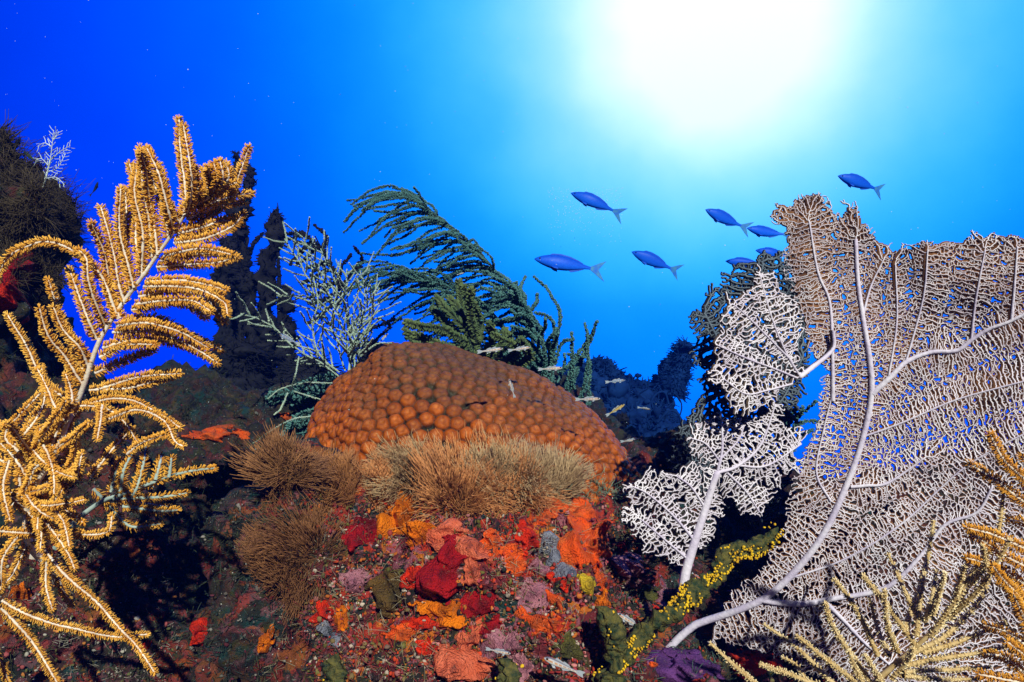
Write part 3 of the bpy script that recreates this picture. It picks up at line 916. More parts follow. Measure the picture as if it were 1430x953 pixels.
ice = [c4((370, 735), (290, 660), (200, 620), (130, 560), (60, 505), (-5, 478)), c4((350, 700), (268, 610), (250, 520), (268, 440), (230, 350), (145, 220)), c4((365, 690), (340, 600), (300, 500), (240, 425), (125, 418)), c4((385, 700), (370, 580), (330, 450), (330, 380), (280, 250)),
       c4((390, 690), (380, 560), (370, 420), (375, 325)), c4((400, 680), (400, 560), (440, 470), (487, 395)), c4((410, 660), (430, 560), (490, 460)), c4((375, 640), (420, 520), (440, 420), (425, 330)), c4((330, 470), (270, 330), (210, 205)), c4((300, 500), (240, 470), (150, 440)),
       c4((350, 740), (240, 730), (150, 750), (88, 790)), c4((280, 850), (190, 862), (110, 905), (40, 950)), c4((300, 805), (240, 780), (180, 765)), c4((200, 640), (190, 700), (175, 745)), c4((420, 640), (470, 600), (530, 590)), c4((395, 650), (450, 540), (470, 430)), c4((160, 770), (140, 820), (110, 845)), c4((260, 400), (235, 270), (250, 220))]
icet = list(ice)
for b in ice[:9]:
    icet += twigs(b, R, 6.5, 31, 40)
gorgonian('slender_gorgonian', 'pale grey-green slender branched gorgonian rising behind the star coral', 'gorgonian', c4((395, 800), (385, 740), (380, 690), (385, 640)), icet, (1.14, 1.16),
          [M['ice core'], M['ice polyp']], 3.6, R, 0.004, per_row=4, spacing=0.0028, groove=False, core_frac=0.27, plen=.24, up=.7, dvar=0.10, pol_r=0.0006)

# teal plumes behind
def swept(stem, r, step, L, ang=(165, 200), drop=0.15, start=0.15, bow=0.25):
    p = smooth_path(stem, 80)
    s = np.concatenate([[0], np.cumsum(np.linalg.norm(np.diff(p, axis=0), axis=1))])
    o, x = [], s[-1] * start
    while x < s[-1]:
        i = min(np.searchsorted(s, x), 79)
        a = math.radians(r.uniform(*ang))
        ln = L * r.uniform(.55, 1.15) * (1 - .35 * x / s[-1])
        d = np.array([math.cos(a), -math.sin(a)])
        nrm = np.array([-d[1], d[0]])
        bw = r.uniform(-.4, 1) * bow * ln
        o.append([tuple(p[i]), tuple(p[i] + d * ln * .33 + nrm * bw * .6 + (0, -4)), tuple(p[i] + d * ln * .68 + nrm * bw * .7 + (0, drop * ln * .3)), tuple(p[i] + d * ln + (0, drop * ln))])
        x += step * r.uniform(.6, 1.4)
    return o
sA = [(752, 520), (742, 470), (728, 425), (700, 388), (665, 348), (632, 318), (604, 298), (585, 280), (565, 270)]
bA = swept(sA, R, 3.8, 135, (168, 205), 0.10, 0.30) + [[(585, 282), (572, 268), (550, 263)], [(600, 296), (590, 280), (578, 262)], [(610, 300), (598, 284), (560, 263)], [(575, 300), (555, 298), (522, 295)], [(650, 340), (662, 335), (672, 352)], [(640, 330), (636, 328), (655, 350)],
     [(690, 380), (686, 360), (664, 342)], [(600, 340), (560, 355), (505, 354)], [(700, 400), (712, 410), (716, 430)]]
gorgonian('teal_sea_plume', 'tall teal sea plume bending over in the current behind the star coral', 'gorgonian', sA, bA, (1.55, 1.50), [M['teal core'], M['teal polyp']], 5.8, R, 0.004, per_row=5, spacing=0.0036, groove=False, core_frac=.17, plen=.34, dvar=.14, pol_r=0.0006)
sB = [(735, 530), (718, 480), (690, 440), (655, 415), (620, 400), (585, 392), (560, 388)]
bB = swept(sB, R, 3.8, 140, (160, 195), 0.12, 0.2) + swept([(700, 520), (690, 470), (660, 440), (625, 425)], R, 9, 85, (160, 200), .1, .2)
gorgonian('drooping_sea_plume', 'dark teal drooping sea plume of long swept branches above pale slender gorgonian', 'gorgonian', sB, bB, (1.48, 1.46), [M['teal core'], M['teal polyp']], 5.8, R, 0.004, per_row=5, spacing=0.0036, groove=False, core_frac=.17, plen=.34, dvar=.14, pol_r=0.0006)
sC = [(770, 560), (758, 510), (748, 470), (735, 440), (716, 405)]
bC = swept(sC, R, 3.5, 80, (120, 200), .05, .1) + swept([(780, 560), (765, 500), (748, 455), (725, 420)], R, 6, 50, (60, 150), .0, .1)
gorgonian('bushy_sea_plume', 'dense dark bushy sea plume at the crest of star coral', 'gorgonian', sC, bC, (1.36, 1.34), [M['teal core'], M['teal polyp']], 6.5, R, 0.005, per_row=5, spacing=0.004, groove=False, core_frac=.2, dvar=.12, pol_r=0.0009)
sD = [(668, 540), (662, 500), (655, 470), (650, 440)]
bD = [[(660, 500), (650, 455), (640, 395)], [(655, 490), (630, 460), (605, 430)], [(652, 480), (620, 462), (566, 452)], [(655, 505), (620, 490), (570, 470)], [(660, 500), (668, 450), (648, 400)], [(650, 500), (620, 500), (580, 480)], [(662, 490), (640, 430), (628, 418)],
      [(658, 470), (632, 440), (608, 415)], [(670, 510), (700, 480), (705, 462)], [(680, 520), (720, 500), (708, 462)], [(690, 520), (720, 490), (690, 468)], [(690, 525), (740, 500), (725, 475)], [(650, 505), (610, 505), (575, 490)], [(665, 480), (655, 430), (660, 405)], [(650, 495), (610, 480), (566, 462)], [(672, 505), (690, 470), (682, 452)]]
gorgonian('feathery_gorgonian', 'olive green feathery gorgonian with thick plumes just behind the star coral', 'gorgonian', sD, bD, (1.27, 1.25), [M['teal core'], M['olive polyp']], 17, R, 0.005, per_row=7, spacing=0.0030, groove=True, core_frac=.12, dvar=.1, pol_r=0.0008)
sE = [(360, 640), (400, 580), (440, 556), (500, 556), (560, 552)]
bE = swept([(520, 600), (520, 560), (500, 530)], R, 5, 130, (170, 195), .1, .0, .12) + swept([(470, 640), (470, 590), (460, 550)], R, 5, 120, (165, 190), .1, .0, .12)
gorgonian('shaded_sea_plume', 'dark olive sea plume lying flat beneath pale slender gorgonian', 'gorgonian', [(500, 640), (505, 600), (500, 560), (480, 540)], bE, (1.32, 1.30), [M['teal core'], M['teal polyp']], 13, R, 0.005, per_row=5, spacing=0.0045, groove=False, core_frac=.16, dvar=.08, pol_r=0.0009)
rods = [[(770, 545), (772, 500), (783, 440), (768, 410), (746, 387)], [(768, 540), (775, 470), (770, 445), (748, 437)], [(790, 560), (805, 520), (820, 480), (818, 452)], [(812, 500), (822, 480), (834, 450)], [(800, 545), (800, 500), (798, 466)], [(800, 535), (808, 500), (794, 495)],
        [(775, 510), (785, 480), (800, 475)], [(790, 545), (800, 510), (818, 480), (830, 462)], [(785, 580), (808, 560), (822, 510), (820, 470)], [(778, 520), (796, 510), (812, 500)], [(810, 600), (822, 560), (823, 505)], [(765, 540), (758, 480), (745, 460)]]
gorgonian('sea_rod', 'dark slender sea rod of few upright whips right behind star coral slope', 'gorgonian', [(800, 640), (792, 600), (782, 560), (772, 530)], rods, (1.34, 1.32), [M['teal core'], M['teal polyp']], 7, R, 0.005, per_row=5, spacing=0.0032, groove=False, core_frac=.28, dvar=.08, pol_r=0.0008)
dk = swept([(470, 440), (480, 400), (450, 350), (430, 330)], R, 9, 55, (150, 215), .1, .1) + [[(470, 420), (475, 380), (490, 355)], [(500, 470), (540, 450), (560, 445)], [(480, 400), (500, 370), (508, 365)], [(450, 350), (455, 330), (440, 315)], [(520, 480), (545, 455), (530, 445)], [(500, 380), (506, 360), (495, 345)]]
gorgonian('shadowy_gorgonian', 'nearly black gorgonian showing between the pale twigs of slender gorgonian', 'gorgonian', [(500, 540), (490, 480), (480, 420), (455, 360), (440, 330)], dk, (1.75, 1.72), [M['dark'], M['dark']], 7, R, 0.005, per_row=4, spacing=0.006, groove=False, core_frac=.3, dvar=.08, pol_r=0.0009)
gd = [[(1100, 640), (1090, 600), (1115, 580), (1140, 560)], [(1095, 620), (1075, 590), (1100, 575)], [(1100, 640), (1120, 610), (1135, 600)], [(1100, 650), (1110, 600), (1120, 570)], [(1098, 610), (1120, 590), (1150, 590)], [(1090, 610), (1105, 580), (1085, 570)], [(1110, 690), (1080, 640), (1060, 630)], [(1110, 690), (1130, 640), (1150, 625)]]
gorgonian('background_gorgonian', 'dark green gorgonian glimpsed through the gap between the sea fans', 'gorgonian', [(1110, 760), (1105, 700), (1100, 640)], gd, (1.15, 1.15), [M['teal core'], M['teal polyp']], 9, R, 0.005, per_row=5, spacing=0.004, groove=False, core_frac=.2, dvar=.05, pol_r=0.0008)

# ------------------------------------------------------------------ sea fans: a branching net grown through the fan's outline
def inside(poly, P):
    x, y = P[:, 0], P[:, 1]
    o = np.zeros(len(P), bool)
    n = len(poly)
    for i in range(n):
        x1, y1 = poly[i]; x2, y2 = poly[(i + 1) % n]
        c = ((y1 > y) != (y2 > y)) & (x < (x2 - x1) * (y - y1) / ((y2 - y1) or 1e-9) + x1)
        o ^= c
    return o

def grow(poly, veins, sp, seed, holes=()):
    r = rng(seed)
    poly = np.asarray(poly, float)
    lo, hi = poly.min(0), poly.max(0)
    gx, gy = np.meshgrid(np.arange(lo[0], hi[0], sp), np.arange(lo[1], hi[1], sp * .87))
    gx = gx + (np.arange(gx.shape[0]) % 2)[:, None] * sp / 2
    A = np.stack([gx.ravel(), gy.ravel()], 1) + r.normal(0, sp * .32, (gx.size, 2))
    # uneven rim
    e = max(0.9 * sp, 5.5) * np.stack([vnoise(np.c_[A / 14.0, A[:, :1] * 0], seed), vnoise(np.c_[A / 14.0 + 9, A[:, :1] * 0], seed + 3)], 1) * 1.6
    A = A[inside(poly, A + e)]
    for (hx, hy, hr) in holes:
        A = A[np.hypot(A[:, 0] - hx, A[:, 1] - hy) > hr]
    step = sp * 0.62
    nodes, par = [], []
    for v in veins:
        v = np.asarray(v, float)
        p = smooth_path(v, max(3, int(np.sum(np.linalg.norm(np.diff(v, axis=0), axis=1)) / step)))
        first = len(nodes)
        for k, q in enumerate(p):
            if k == 0 and first:
                par.append(int(np.argmin(np.sum((np.array(nodes) - q) ** 2, 1))))
            else:
                par.append(len(nodes) - 1 if len(nodes) else -1)
            nodes.append(q)
    N = np.array(nodes)
    nv = len(N)
    def nearest(A, B):
        jj, mm = np.zeros(len(A), int), np.zeros(len(A))
        for k in range(0, len(A), 4000):
            a = A[k:k + 4000]
            d2 = (a ** 2).sum(1)[:, None] + (B ** 2).sum(1)[None] - 2 * a @ B.T
            jj[k:k + 4000] = d2.argmin(1); mm[k:k + 4000] = d2.min(1)
        return jj, np.sqrt(np.maximum(mm, 1e-9))
    near, dist = nearest(A, N)
    alive = dist > sp * .55
    A, near, dist = A[alive], near[alive], dist[alive]
    nodes = list(N)
    tdir = {}
    for it in range(400):
        if not len(A):
            break
        act = dist < sp * 4.5
        if not act.any():
            act = dist < dist.min() + sp
        acc = {}
        u = (A - np.array(nodes)[near]) / np.maximum(dist, 1e-6)[:, None]
        idx = np.where(act)[0]
        un, inv = np.unique(near[idx], return_inverse=True)
        S = np.zeros((len(un), 2)); np.add.at(S, inv, u[idx])
        base = np.array(nodes)[un]
        pd = np.array([base[i] - nodes[par[n]] if par[n] >= 0 else (0, 0) for i, n in enumerate(un)])
        d = unit(unit(S) + 0.35 * unit(pd + 1e-9) + r.normal(0, .42, S.shape))
        new = base + d * step
        s0 = len(nodes)
        nodes += list(new); par += [int(x) for x in un]
        j, m = nearest(A, new)
        upd = m < dist
        near = np.where(upd, j + s0, near); dist = np.where(upd, m, dist)
        keep = dist > sp * .62
        if it > 250:
            keep &= r.random(len(A)) > .2
        A, near, dist = A[keep], near[keep], dist[keep]
    N = np.array(nodes); par = np.array(par)
    n = len(N)
    kids = np.zeros(n, int)
    for i in range(n):
        if par[i] >= 0: kids[par[i]] += 1
    load = (kids == 0).astype(float)
    for i in range(n - 1, -1, -1):
        if par[i] >= 0 and par[i] < i: load[par[i]] += load[i]
    # cross links close the net
    kd = kdtree.KDTree(n)
    for i in range(n): kd.insert((N[i, 0], N[i, 1], 0), i)
    kd.balance()
    links = []
    pv = np.where(par[:, None] >= 0, N - N[np.maximum(par, 0)], 0)
    rim = ~inside(poly, N + pv * 3)
    def anc(i, k):
        s = set()
        for _ in range(k):
            s.add(i); i = par[i]
            if i < 0: break
        return s
    linked = {}
    for i in range(nv, n):
        tip = kids[i] == 0
        if rim[i]: continue
        if not tip and r.random() > .55: continue
        a = anc(i, 5)
        t = unit(N[i] - N[par[i]]) if par[i] >= 0 else np.zeros(2)
        best = None
        for co_, j, ds in kd.find_range((N[i, 0], N[i, 1], 0), sp * (1.9 if tip else 2.1)):
            if j in a or j == i or par[j] == i or ds < sp * .25: continue
            if i in anc(j, 5): continue
            w = unit(N[j] - N[i])
            if not tip and abs(w @ t) > .55: continue
            sc = ds - (sp * .4 * (w @ t) if tip else 0)
            if best is None or sc < best[0]: best = (sc, j)
        if best and linked.get(best[1], 0) < 2:
            links.append((i, best[1])); linked[best[1]] = linked.get(best[1], 0) + 1
    wob = np.stack([vnoise(np.c_[N / (sp * 2.3), N[:, :1] * 0 + k * 9.1], seed + k) for k in range(2)], 1)
    wob[:nv] = 0
    N = N + wob * sp * .55
    return N, par, load, np.array(links).reshape(-1, 2), rim

def net_mesh(mb, N, par, load, links, surf, nrm, d, w0, skirt, deep, wmax, power=.30, thin=0.0, rim=None):
    """every strand is a pale flat ridge with darker polyps along its sides and back"""
    e = np.array([(par[i], i) for i in range(len(N)) if par[i] >= 0])
    w = np.minimum(w0 * np.maximum(load, 1) ** power, wmax)
    wa, wb = np.minimum(w[e[:, 0]], w[e[:, 1]] * 1.35), w[e[:, 1]]
    if len(links):
        e = np.vstack([e, links]); k = np.full(len(links), w0 * .95)
        wa, wb = np.concatenate([wa, k]), np.concatenate([wb, k])
    P = surf(N)
    a, b = P[e[:, 0]], P[e[:, 1]]
    t = unit(b - a)
    n = np.broadcast_to(nrm, t.shape)
    n = unit(n - t * np.sum(n * t, 1)[:, None])
    s = np.cross(t, n)
    a = a - t * (wa * .3 * d / F)[:, None]; b = b + t * (wb * .3 * d / F)[:, None]
    prof = np.array([(-.50, .75), (0, 1.0), (.50, .75), (skirt, -.35), (skirt * .8, -deep), (-skirt * .8, -deep), (-skirt, -.35)])
    k = len(prof)
    # towards the upper, outer part of the fan the open polyps cover more of each strand
    mid = N[e[:, 0]]
    g = np.clip((640 - mid[:, 1]) / 300 + .35 * vnoise(np.c_[mid / 60.0, mid[:, :1] * 0], 3), 0, 1) * thin
    prof = np.repeat(prof[None], len(e), 0)
    rm_ = rim[e[:, 1]] * (1.0 if thin else .4)
    g = g * (1 - rm_)
    prof[:, 3:, 0] *= (1 - .5 * rm_)[:, None]
    prof[:, :3, 0] *= (1 - .5 * g)[:, None]
    prof[:, 3:, 0] *= (0.85 + .75 * g)[:, None] if thin else 1.0
    ra = a[:, None] + (s[:, None] * prof[:, :, :1] + n[:, None] * prof[:, :, 1:]) * (wa * d / F)[:, None, None]
    rb = b[:, None] + (s[:, None] * prof[:, :, :1] + n[:, None] * prof[:, :, 1:]) * (wb * d / F)[:, None, None]
    V = np.concatenate([ra, rb], 1).reshape(-1, 3)
    fl = np.array([[i, (i + 1) % k, k + (i + 1) % k, k + i] for i in range(k)])
    fm = np.array([0, 0, 1, 1, 1, 1, 1])
    q = (np.arange(len(e))[:, None, None] * 2 * k + fl[None]).reshape(-1, 4)
    mb.add(V, q, np.tile(fm, len(e)))
    tips = np.arange(len(e))
    cap = (tips[:, None, None] * 2 * k + np.array([[k, k + 1, k + 2]])[None]).reshape(-1, 3)
    mb.Fc.append((cap + mb.n - len(V), np.zeros(len(cap), np.int32)))

def fan_surface(d, gx=0.0, gy=0.0, c=(1100, 600), amp=0.012, sc=130.0, seed=0):
    def s(p):
        p = np.asarray(p, float)
        dd = d + gx * (p[:, 0] - c[0]) / 100 + gy * (p[:, 1] - c[1]) / 100
        dd = dd + amp * vnoise(np.c_[p / sc, p[:, :1] * 0 + .5], seed)
        return at(p[:, 0], p[:, 1], dd)
    return s

def sea_fan(name, label, outline, veins, vein_r, surf, d, sp, seed, mats, vein_mat, w0, skirt, deep, wmax, holes=(), extra=None, group=None, thin=0.0):
    base = surf(np.array([veins[0][0]]))[0]
    root = thing(name, label, 'sea fan', base, group)
    sets = [(outline, veins)] if extra is None else [(outline, veins)] + extra
    vm = []
    for k, (ol, vs) in enumerate(sets):
        N, par, load, links, rim = grow(ol, vs, sp, seed + k, holes)
        P = surf(N[:3])
        q = np.array(ol, float).mean(0)
        pp = surf(np.array([q, q + (20, 0), q + (0, 20)]))
        nrm = unit(np.cross(pp[1] - pp[0], pp[2] - pp[0]))
        if nrm @ FWD > 0: nrm = -nrm
        mb = MB()
        net_mesh(mb, N, par, load, links, surf, nrm, d, w0, skirt, deep, wmax, thin=thin, rim=rim)
        mb.build('net', mats, root, base)
        for v, (r0, r1) in zip(vs, vein_r[k] if extra is not None else vein_r):
            if r0 <= 0: continue
            p2 = smooth_path(v, 48)
            mb = MB()
            p3 = surf(p2)
            rr = np.linspace(r0, r1, 48) * d / F * (1 + .07 * vnoise(np.c_[np.arange(48) / 5.0, np.zeros(48), np.zeros(48)], seed))
            mb.tube(p3 - FWD * 0.0 + nrm * 0.0015, rr, 9)
            mb.build('branch', vein_mat, root, base)
    return root

big_out = [(985, 893), (1018, 838), (1058, 800), (1085, 752), (1102, 700), (1118, 640), (1138, 588), (1146, 540), (1150, 515), (1128, 492), (1122, 455), (1108, 410), (1098, 360), (1090, 320), (1074, 300), (1078, 282), (1098, 290), (1112, 274), (1145, 266), (1158, 284), (1172, 300), (1186, 280), (1200, 300), (1222, 322), (1240, 342),
           (1262, 346), (1282, 338), (1290, 330), (1300, 340), (1318, 332), (1345, 336), (1362, 326), (1385, 330), (1400, 326), (1450, 336), (1520, 350), (1570, 410), (1596, 500), (1580, 620), (1598, 700), (1560, 800), (1510, 880), (1430, 990), (1300, 1000), (1200, 965), (1120, 935), (1060, 910)]
V1 = [(870, 1010), (918, 925), (965, 876), (1000, 862), (1040, 848), (1072, 832), (1112, 795), (1150, 745), (1180, 682), (1204, 615), (1217, 550), (1214, 498), (1206, 450), (1198, 392), (1195, 335)]
big_v = [V1, [(1218, 550), (1245, 525), (1266, 505), (1300, 492), (1335, 490), (1356, 475), (1380, 460), (1412, 448), (1450, 425), (1490, 380)], [(1066, 838), (1095, 842), (1130, 842), (1160, 836), (1220, 826), (1252, 810), (1290, 770), (1320, 732), (1364, 715), (1385, 680)],
         [(1150, 838), (1180, 868), (1205, 895), (1250, 935)], [(1188, 680), (1210, 678), (1240, 674), (1290, 640)], [(1205, 440), (1216, 400), (1235, 360)], [(1160, 700), (1140, 660), (1150, 600), (1165, 540)], [(1264, 507), (1275, 470), (1290, 410), (1295, 350)], [(1356, 475), (1362, 420), (1375, 350)], [(1412, 448), (1416, 400), (1420, 345)],
         [(1163, 560), (1162, 475), (1158, 420), (1142, 380), (1130, 310)], [(1240, 530), (1252, 450), (1250, 370)], [(1205, 610), (1260, 590), (1330, 560), (1400, 540), (1480, 520)], [(1100, 808), (1180, 780), (1260, 730), (1350, 650), (1460, 590)]]
big_r = [(6.4, 2.2), (3.7, 1.3), (4.4, 1.3), (3.2, 1.2), (2.4, .9), (1.6, .8), (1.5, .8), (1.4, .8), (1.4, .8), (1.6, .8), (2.6, 1.0), (1.3, .8), (1.4, .8), (1.4, .8)]
sea_fan('sea_fan', 'broad white and brown sea fan with thick pale forking veins', big_out, big_v, big_r, fan_surface(.74, -0.030, 0.0, (1200, 600), .016, 120, 3), .74, 2.95, 101,
        [M['fan white'], M['fan brown']], M['fan vein'], .80, 2.1, 2.8, 1.45, holes=[(1045, 862, 6)], thin=.8)
lf = [(1116, 526), (1098, 548), (1078, 566), (1055, 578), (1034, 582), (1012, 566), (1000, 540), (988, 514), (1000, 500), (994, 474), (1014, 462), (1008, 440), (1020, 412), (1034, 424), (1036, 400), (1052, 400), (1056, 368), (1074, 384), (1092, 396), (1108, 415), (1120, 440), (1122, 480)]
lfv = [[(1162, 462), (1163, 484), (1152, 498), (1134, 512), (1116, 526)], [(1116, 526), (1095, 490), (1075, 440), (1060, 385)], [(1112, 528), (1080, 515), (1040, 500), (1000, 482)], [(1105, 536), (1070, 545), (1040, 550), (1010, 530)], [(1105, 505), (1070, 470), (1040, 440), (1022, 425)]]
sea_fan('leaf_shaped_sea_fan', 'leaf shaped white sea fan lobe with open netting above the blue gap', lf, lfv, [(2.2, 4.0), (1.5, .9), (1.5, .9), (1.4, .9), (1.4, .9)], fan_surface(.70, 0.045, 0.0, (1060, 480), .008, 90, 6), .70, 3.6, 131,
        [M['fan white'], M['fan grey']], M['fan vein'], 1.35, 1.3, 2.0, 1.9)
f3 = [(1002, 660), (985, 648), (970, 640), (958, 616), (975, 606), (966, 590), (992, 588), (1002, 568), (1016, 585), (1034, 584), (1042, 605), (1048, 628), (1035, 645), (1018, 655)]
f4 = [(1004, 668), (1022, 640), (1045, 618), (1040, 596), (1058, 580), (1076, 558), (1090, 575), (1092, 590), (1110, 596), (1126, 612), (1112, 640), (1128, 640), (1118, 662), (1098, 664), (1080, 690), (1062, 722), (1040, 716), (1020, 704)]
f5 = [(962, 782), (945, 792), (920, 780), (900, 762), (884, 740), (868, 716), (876, 696), (874, 672), (892, 668), (900, 650), (916, 662), (930, 648), (946, 660), (960, 640), (985, 650), (1000, 662), (1012, 690), (1005, 735), (985, 765)]
ST = [(952, 836), (957, 800), (966, 768), (982, 718), (994, 680), (1001, 660)]
sea_fan('forked_sea_fan', 'small white sea fan of three lobes on one lilac stem beside star coral', f5, [ST, [(970, 755), (940, 720), (905, 690), (885, 680)], [(962, 782), (930, 755), (895, 725)], [(985, 710), (965, 680), (945, 665)]],
        [[(7.0, 4.6), (1.6, .9), (1.5, .9), (1.5, .9)], [(2.2, .9), (1.4, .9), (1.3, .9)], [(2.4, .9), (1.5, .9), (1.5, .9)]], fan_surface(.73, 0.01, 0.0, (990, 680), .008, 90, 8), .73, 3.3, 151, [M['fan white'], M['fan grey']], M['fan vein'], 1.15, 1.3, 2.0, 1.7,
        extra=[(f3, [[(1001, 660), (1008, 625), (1006, 575)], [(1005, 645), (985, 620), (965, 612)], [(1006, 640), (1030, 615), (1038, 595)]]), (f4, [[(1001, 660), (1030, 650), (1062, 620), (1082, 565)], [(1030, 650), (1070, 650), (1118, 620)], [(1015, 660), (1040, 685), (1060, 715)]])])
db = [(1060, 760), (1030, 720), (985, 690), (948, 668), (930, 645), (940, 628), (932, 605), (955, 585), (972, 560), (978, 520), (966, 500), (975, 470), (958, 440), (980, 428), (985, 405), (1010, 398), (1022, 372), (1050, 364), (1068, 345), (1092, 352), (1120, 370), (1140, 420), (1130, 520), (1110, 600), (1100, 700)]
dbv = [[(1075, 800), (1060, 720), (1045, 640), (1040, 540), (1045, 450), (1065, 370)], [(1043, 560), (1010, 490), (985, 440)], [(1046, 650), (1000, 610), (960, 595)], [(1052, 690), (1000, 670), (950, 650)], [(1042, 500), (1080, 440), (1110, 390)], [(1044, 600), (1090, 560), (1120, 500)]]
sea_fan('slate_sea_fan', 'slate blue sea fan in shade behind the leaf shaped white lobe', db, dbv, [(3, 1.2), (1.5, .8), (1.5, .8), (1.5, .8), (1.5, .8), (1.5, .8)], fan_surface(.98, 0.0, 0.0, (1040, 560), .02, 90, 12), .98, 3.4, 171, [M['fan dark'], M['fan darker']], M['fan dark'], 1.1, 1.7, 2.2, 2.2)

# ------------------------------------------------------------------ sponges and crusts
def blob_patch(name, label, px, py, rx, ry, h, mat_, seed, rot=0.0, pores=0, lift=0.0, bumps=1.0, cat='sponge', group=None, shape=None, irr=0.35):
    """a fleshy crust moulded over the rock where it grows; rx, ry in photo pixels, h in metres"""
    r = rng(seed)
    c, nrm = hit(px, py)
    d = depth_of(c)
    n0 = unit(nrm + -FWD * 0.6)
    X = unit(RIGHT - n0 * (RIGHT @ n0)); Y = np.cross(n0, X)
    na, nr = 110, 34
    V, W_, OF, HH = [], [], [], []
    aa = np.linspace(0, 2 * math.pi, na, endpoint=False)
    rad = 1 + irr * vnoise(np.c_[np.cos(aa) * 1.3, np.sin(aa) * 1.3, np.full(na, seed * .37)], seed) + irr * .5 * vnoise(np.c_[np.cos(aa) * 3.5, np.sin(aa) * 3.5, np.full(na, seed * .7)], seed + 1)
    pr = [(r.uniform(-.55, .55), r.uniform(-.55, .55)) for _ in range(pores)]
    for k in range(nr + 1):
        q = k / nr
        for a, ra in zip(aa, rad):
            ux, uy = q * math.cos(a) * ra, q * math.sin(a) * ra
            x, y = ux * rx, uy * ry
            x, y = x * math.cos(rot) - y * math.sin(rot), x * math.sin(rot) + y * math.cos(rot)
            g = c + (X * x + Y * y) * d / F
            loc, nn, i_, ds = BVH.ray_cast(Vector(g + n0 * 0.10), Vector(-n0), 0.2)
            b = np.array(loc) if loc is not None else g
            off = float((b - g) @ n0)
            off = min(max(off, -.018), .022)
            hh = (0.9 if h < .0125 else 1.3) * h * math.sqrt(max(0, 1 - q ** 2.4)) * (1 + .28 * bumps * (math.sin(ux * 4.1 + seed) * math.cos(uy * 3.7 - seed * 2) + .5 * math.sin(ux * 8.3 + uy * 6.1 + seed))) + lift * (1 - q * q)
            for (qx, qy) in pr:
                z = math.hypot(ux - qx, uy - qy)
                hh += h * (.25 * math.exp(-((z - .13) / .05) ** 2) - 1.1 * math.exp(-(z / .075) ** 2))
            V.append(g); OF.append(off); HH.append(hh - 0.003 * q ** 6); W_.append((1 - q ** 6, q))
    i = np.arange(nr)[:, None] * na; j = np.arange(na)[None]; j2 = (j + 1) % na
    Q = np.stack([i + j, i + na + j, i + na + j2, i + j2], -1).reshape(-1, 4)
    OF = np.array(OF).reshape(nr + 1, na)
    for _ in range(9):            # the flesh bridges small pits of the rock
        o2 = (np.roll(OF, 1, 1) + np.roll(OF, -1, 1)) / 2
        o3 = OF.copy(); o3[1:-1] = (OF[:-2] + OF[2:]) / 2; o3[0] = OF[1].mean()
        OF = (OF + o2 + o3) / 3
    B_ = np.array(V) + n0 * OF.reshape(-1, 1)
    W_ = np.hstack([B_, np.array(W_)])
    V = B_ + n0 * np.array(HH)[:, None]
    rag = fbm(W_[:, :3] * 46, 4, seed + 3, .6)          # the crust thins out raggedly into the rock
    edge = np.clip((1.25 - 1.45 * W_[:, 4] + .75 * rag) / .35, 0, 1)
    V = np.array(V) + n0 * (.0009 * fbm(W_[:, :3] * 120, 3, seed) * W_[:, 3] - (1 - edge) * (h * .9 + .006))[:, None]
    mb = MB(); mb.add(V, Q)
    o = mb.build(name, M[mat_], origin=c)
    tag(o, label, cat, group)
    return o

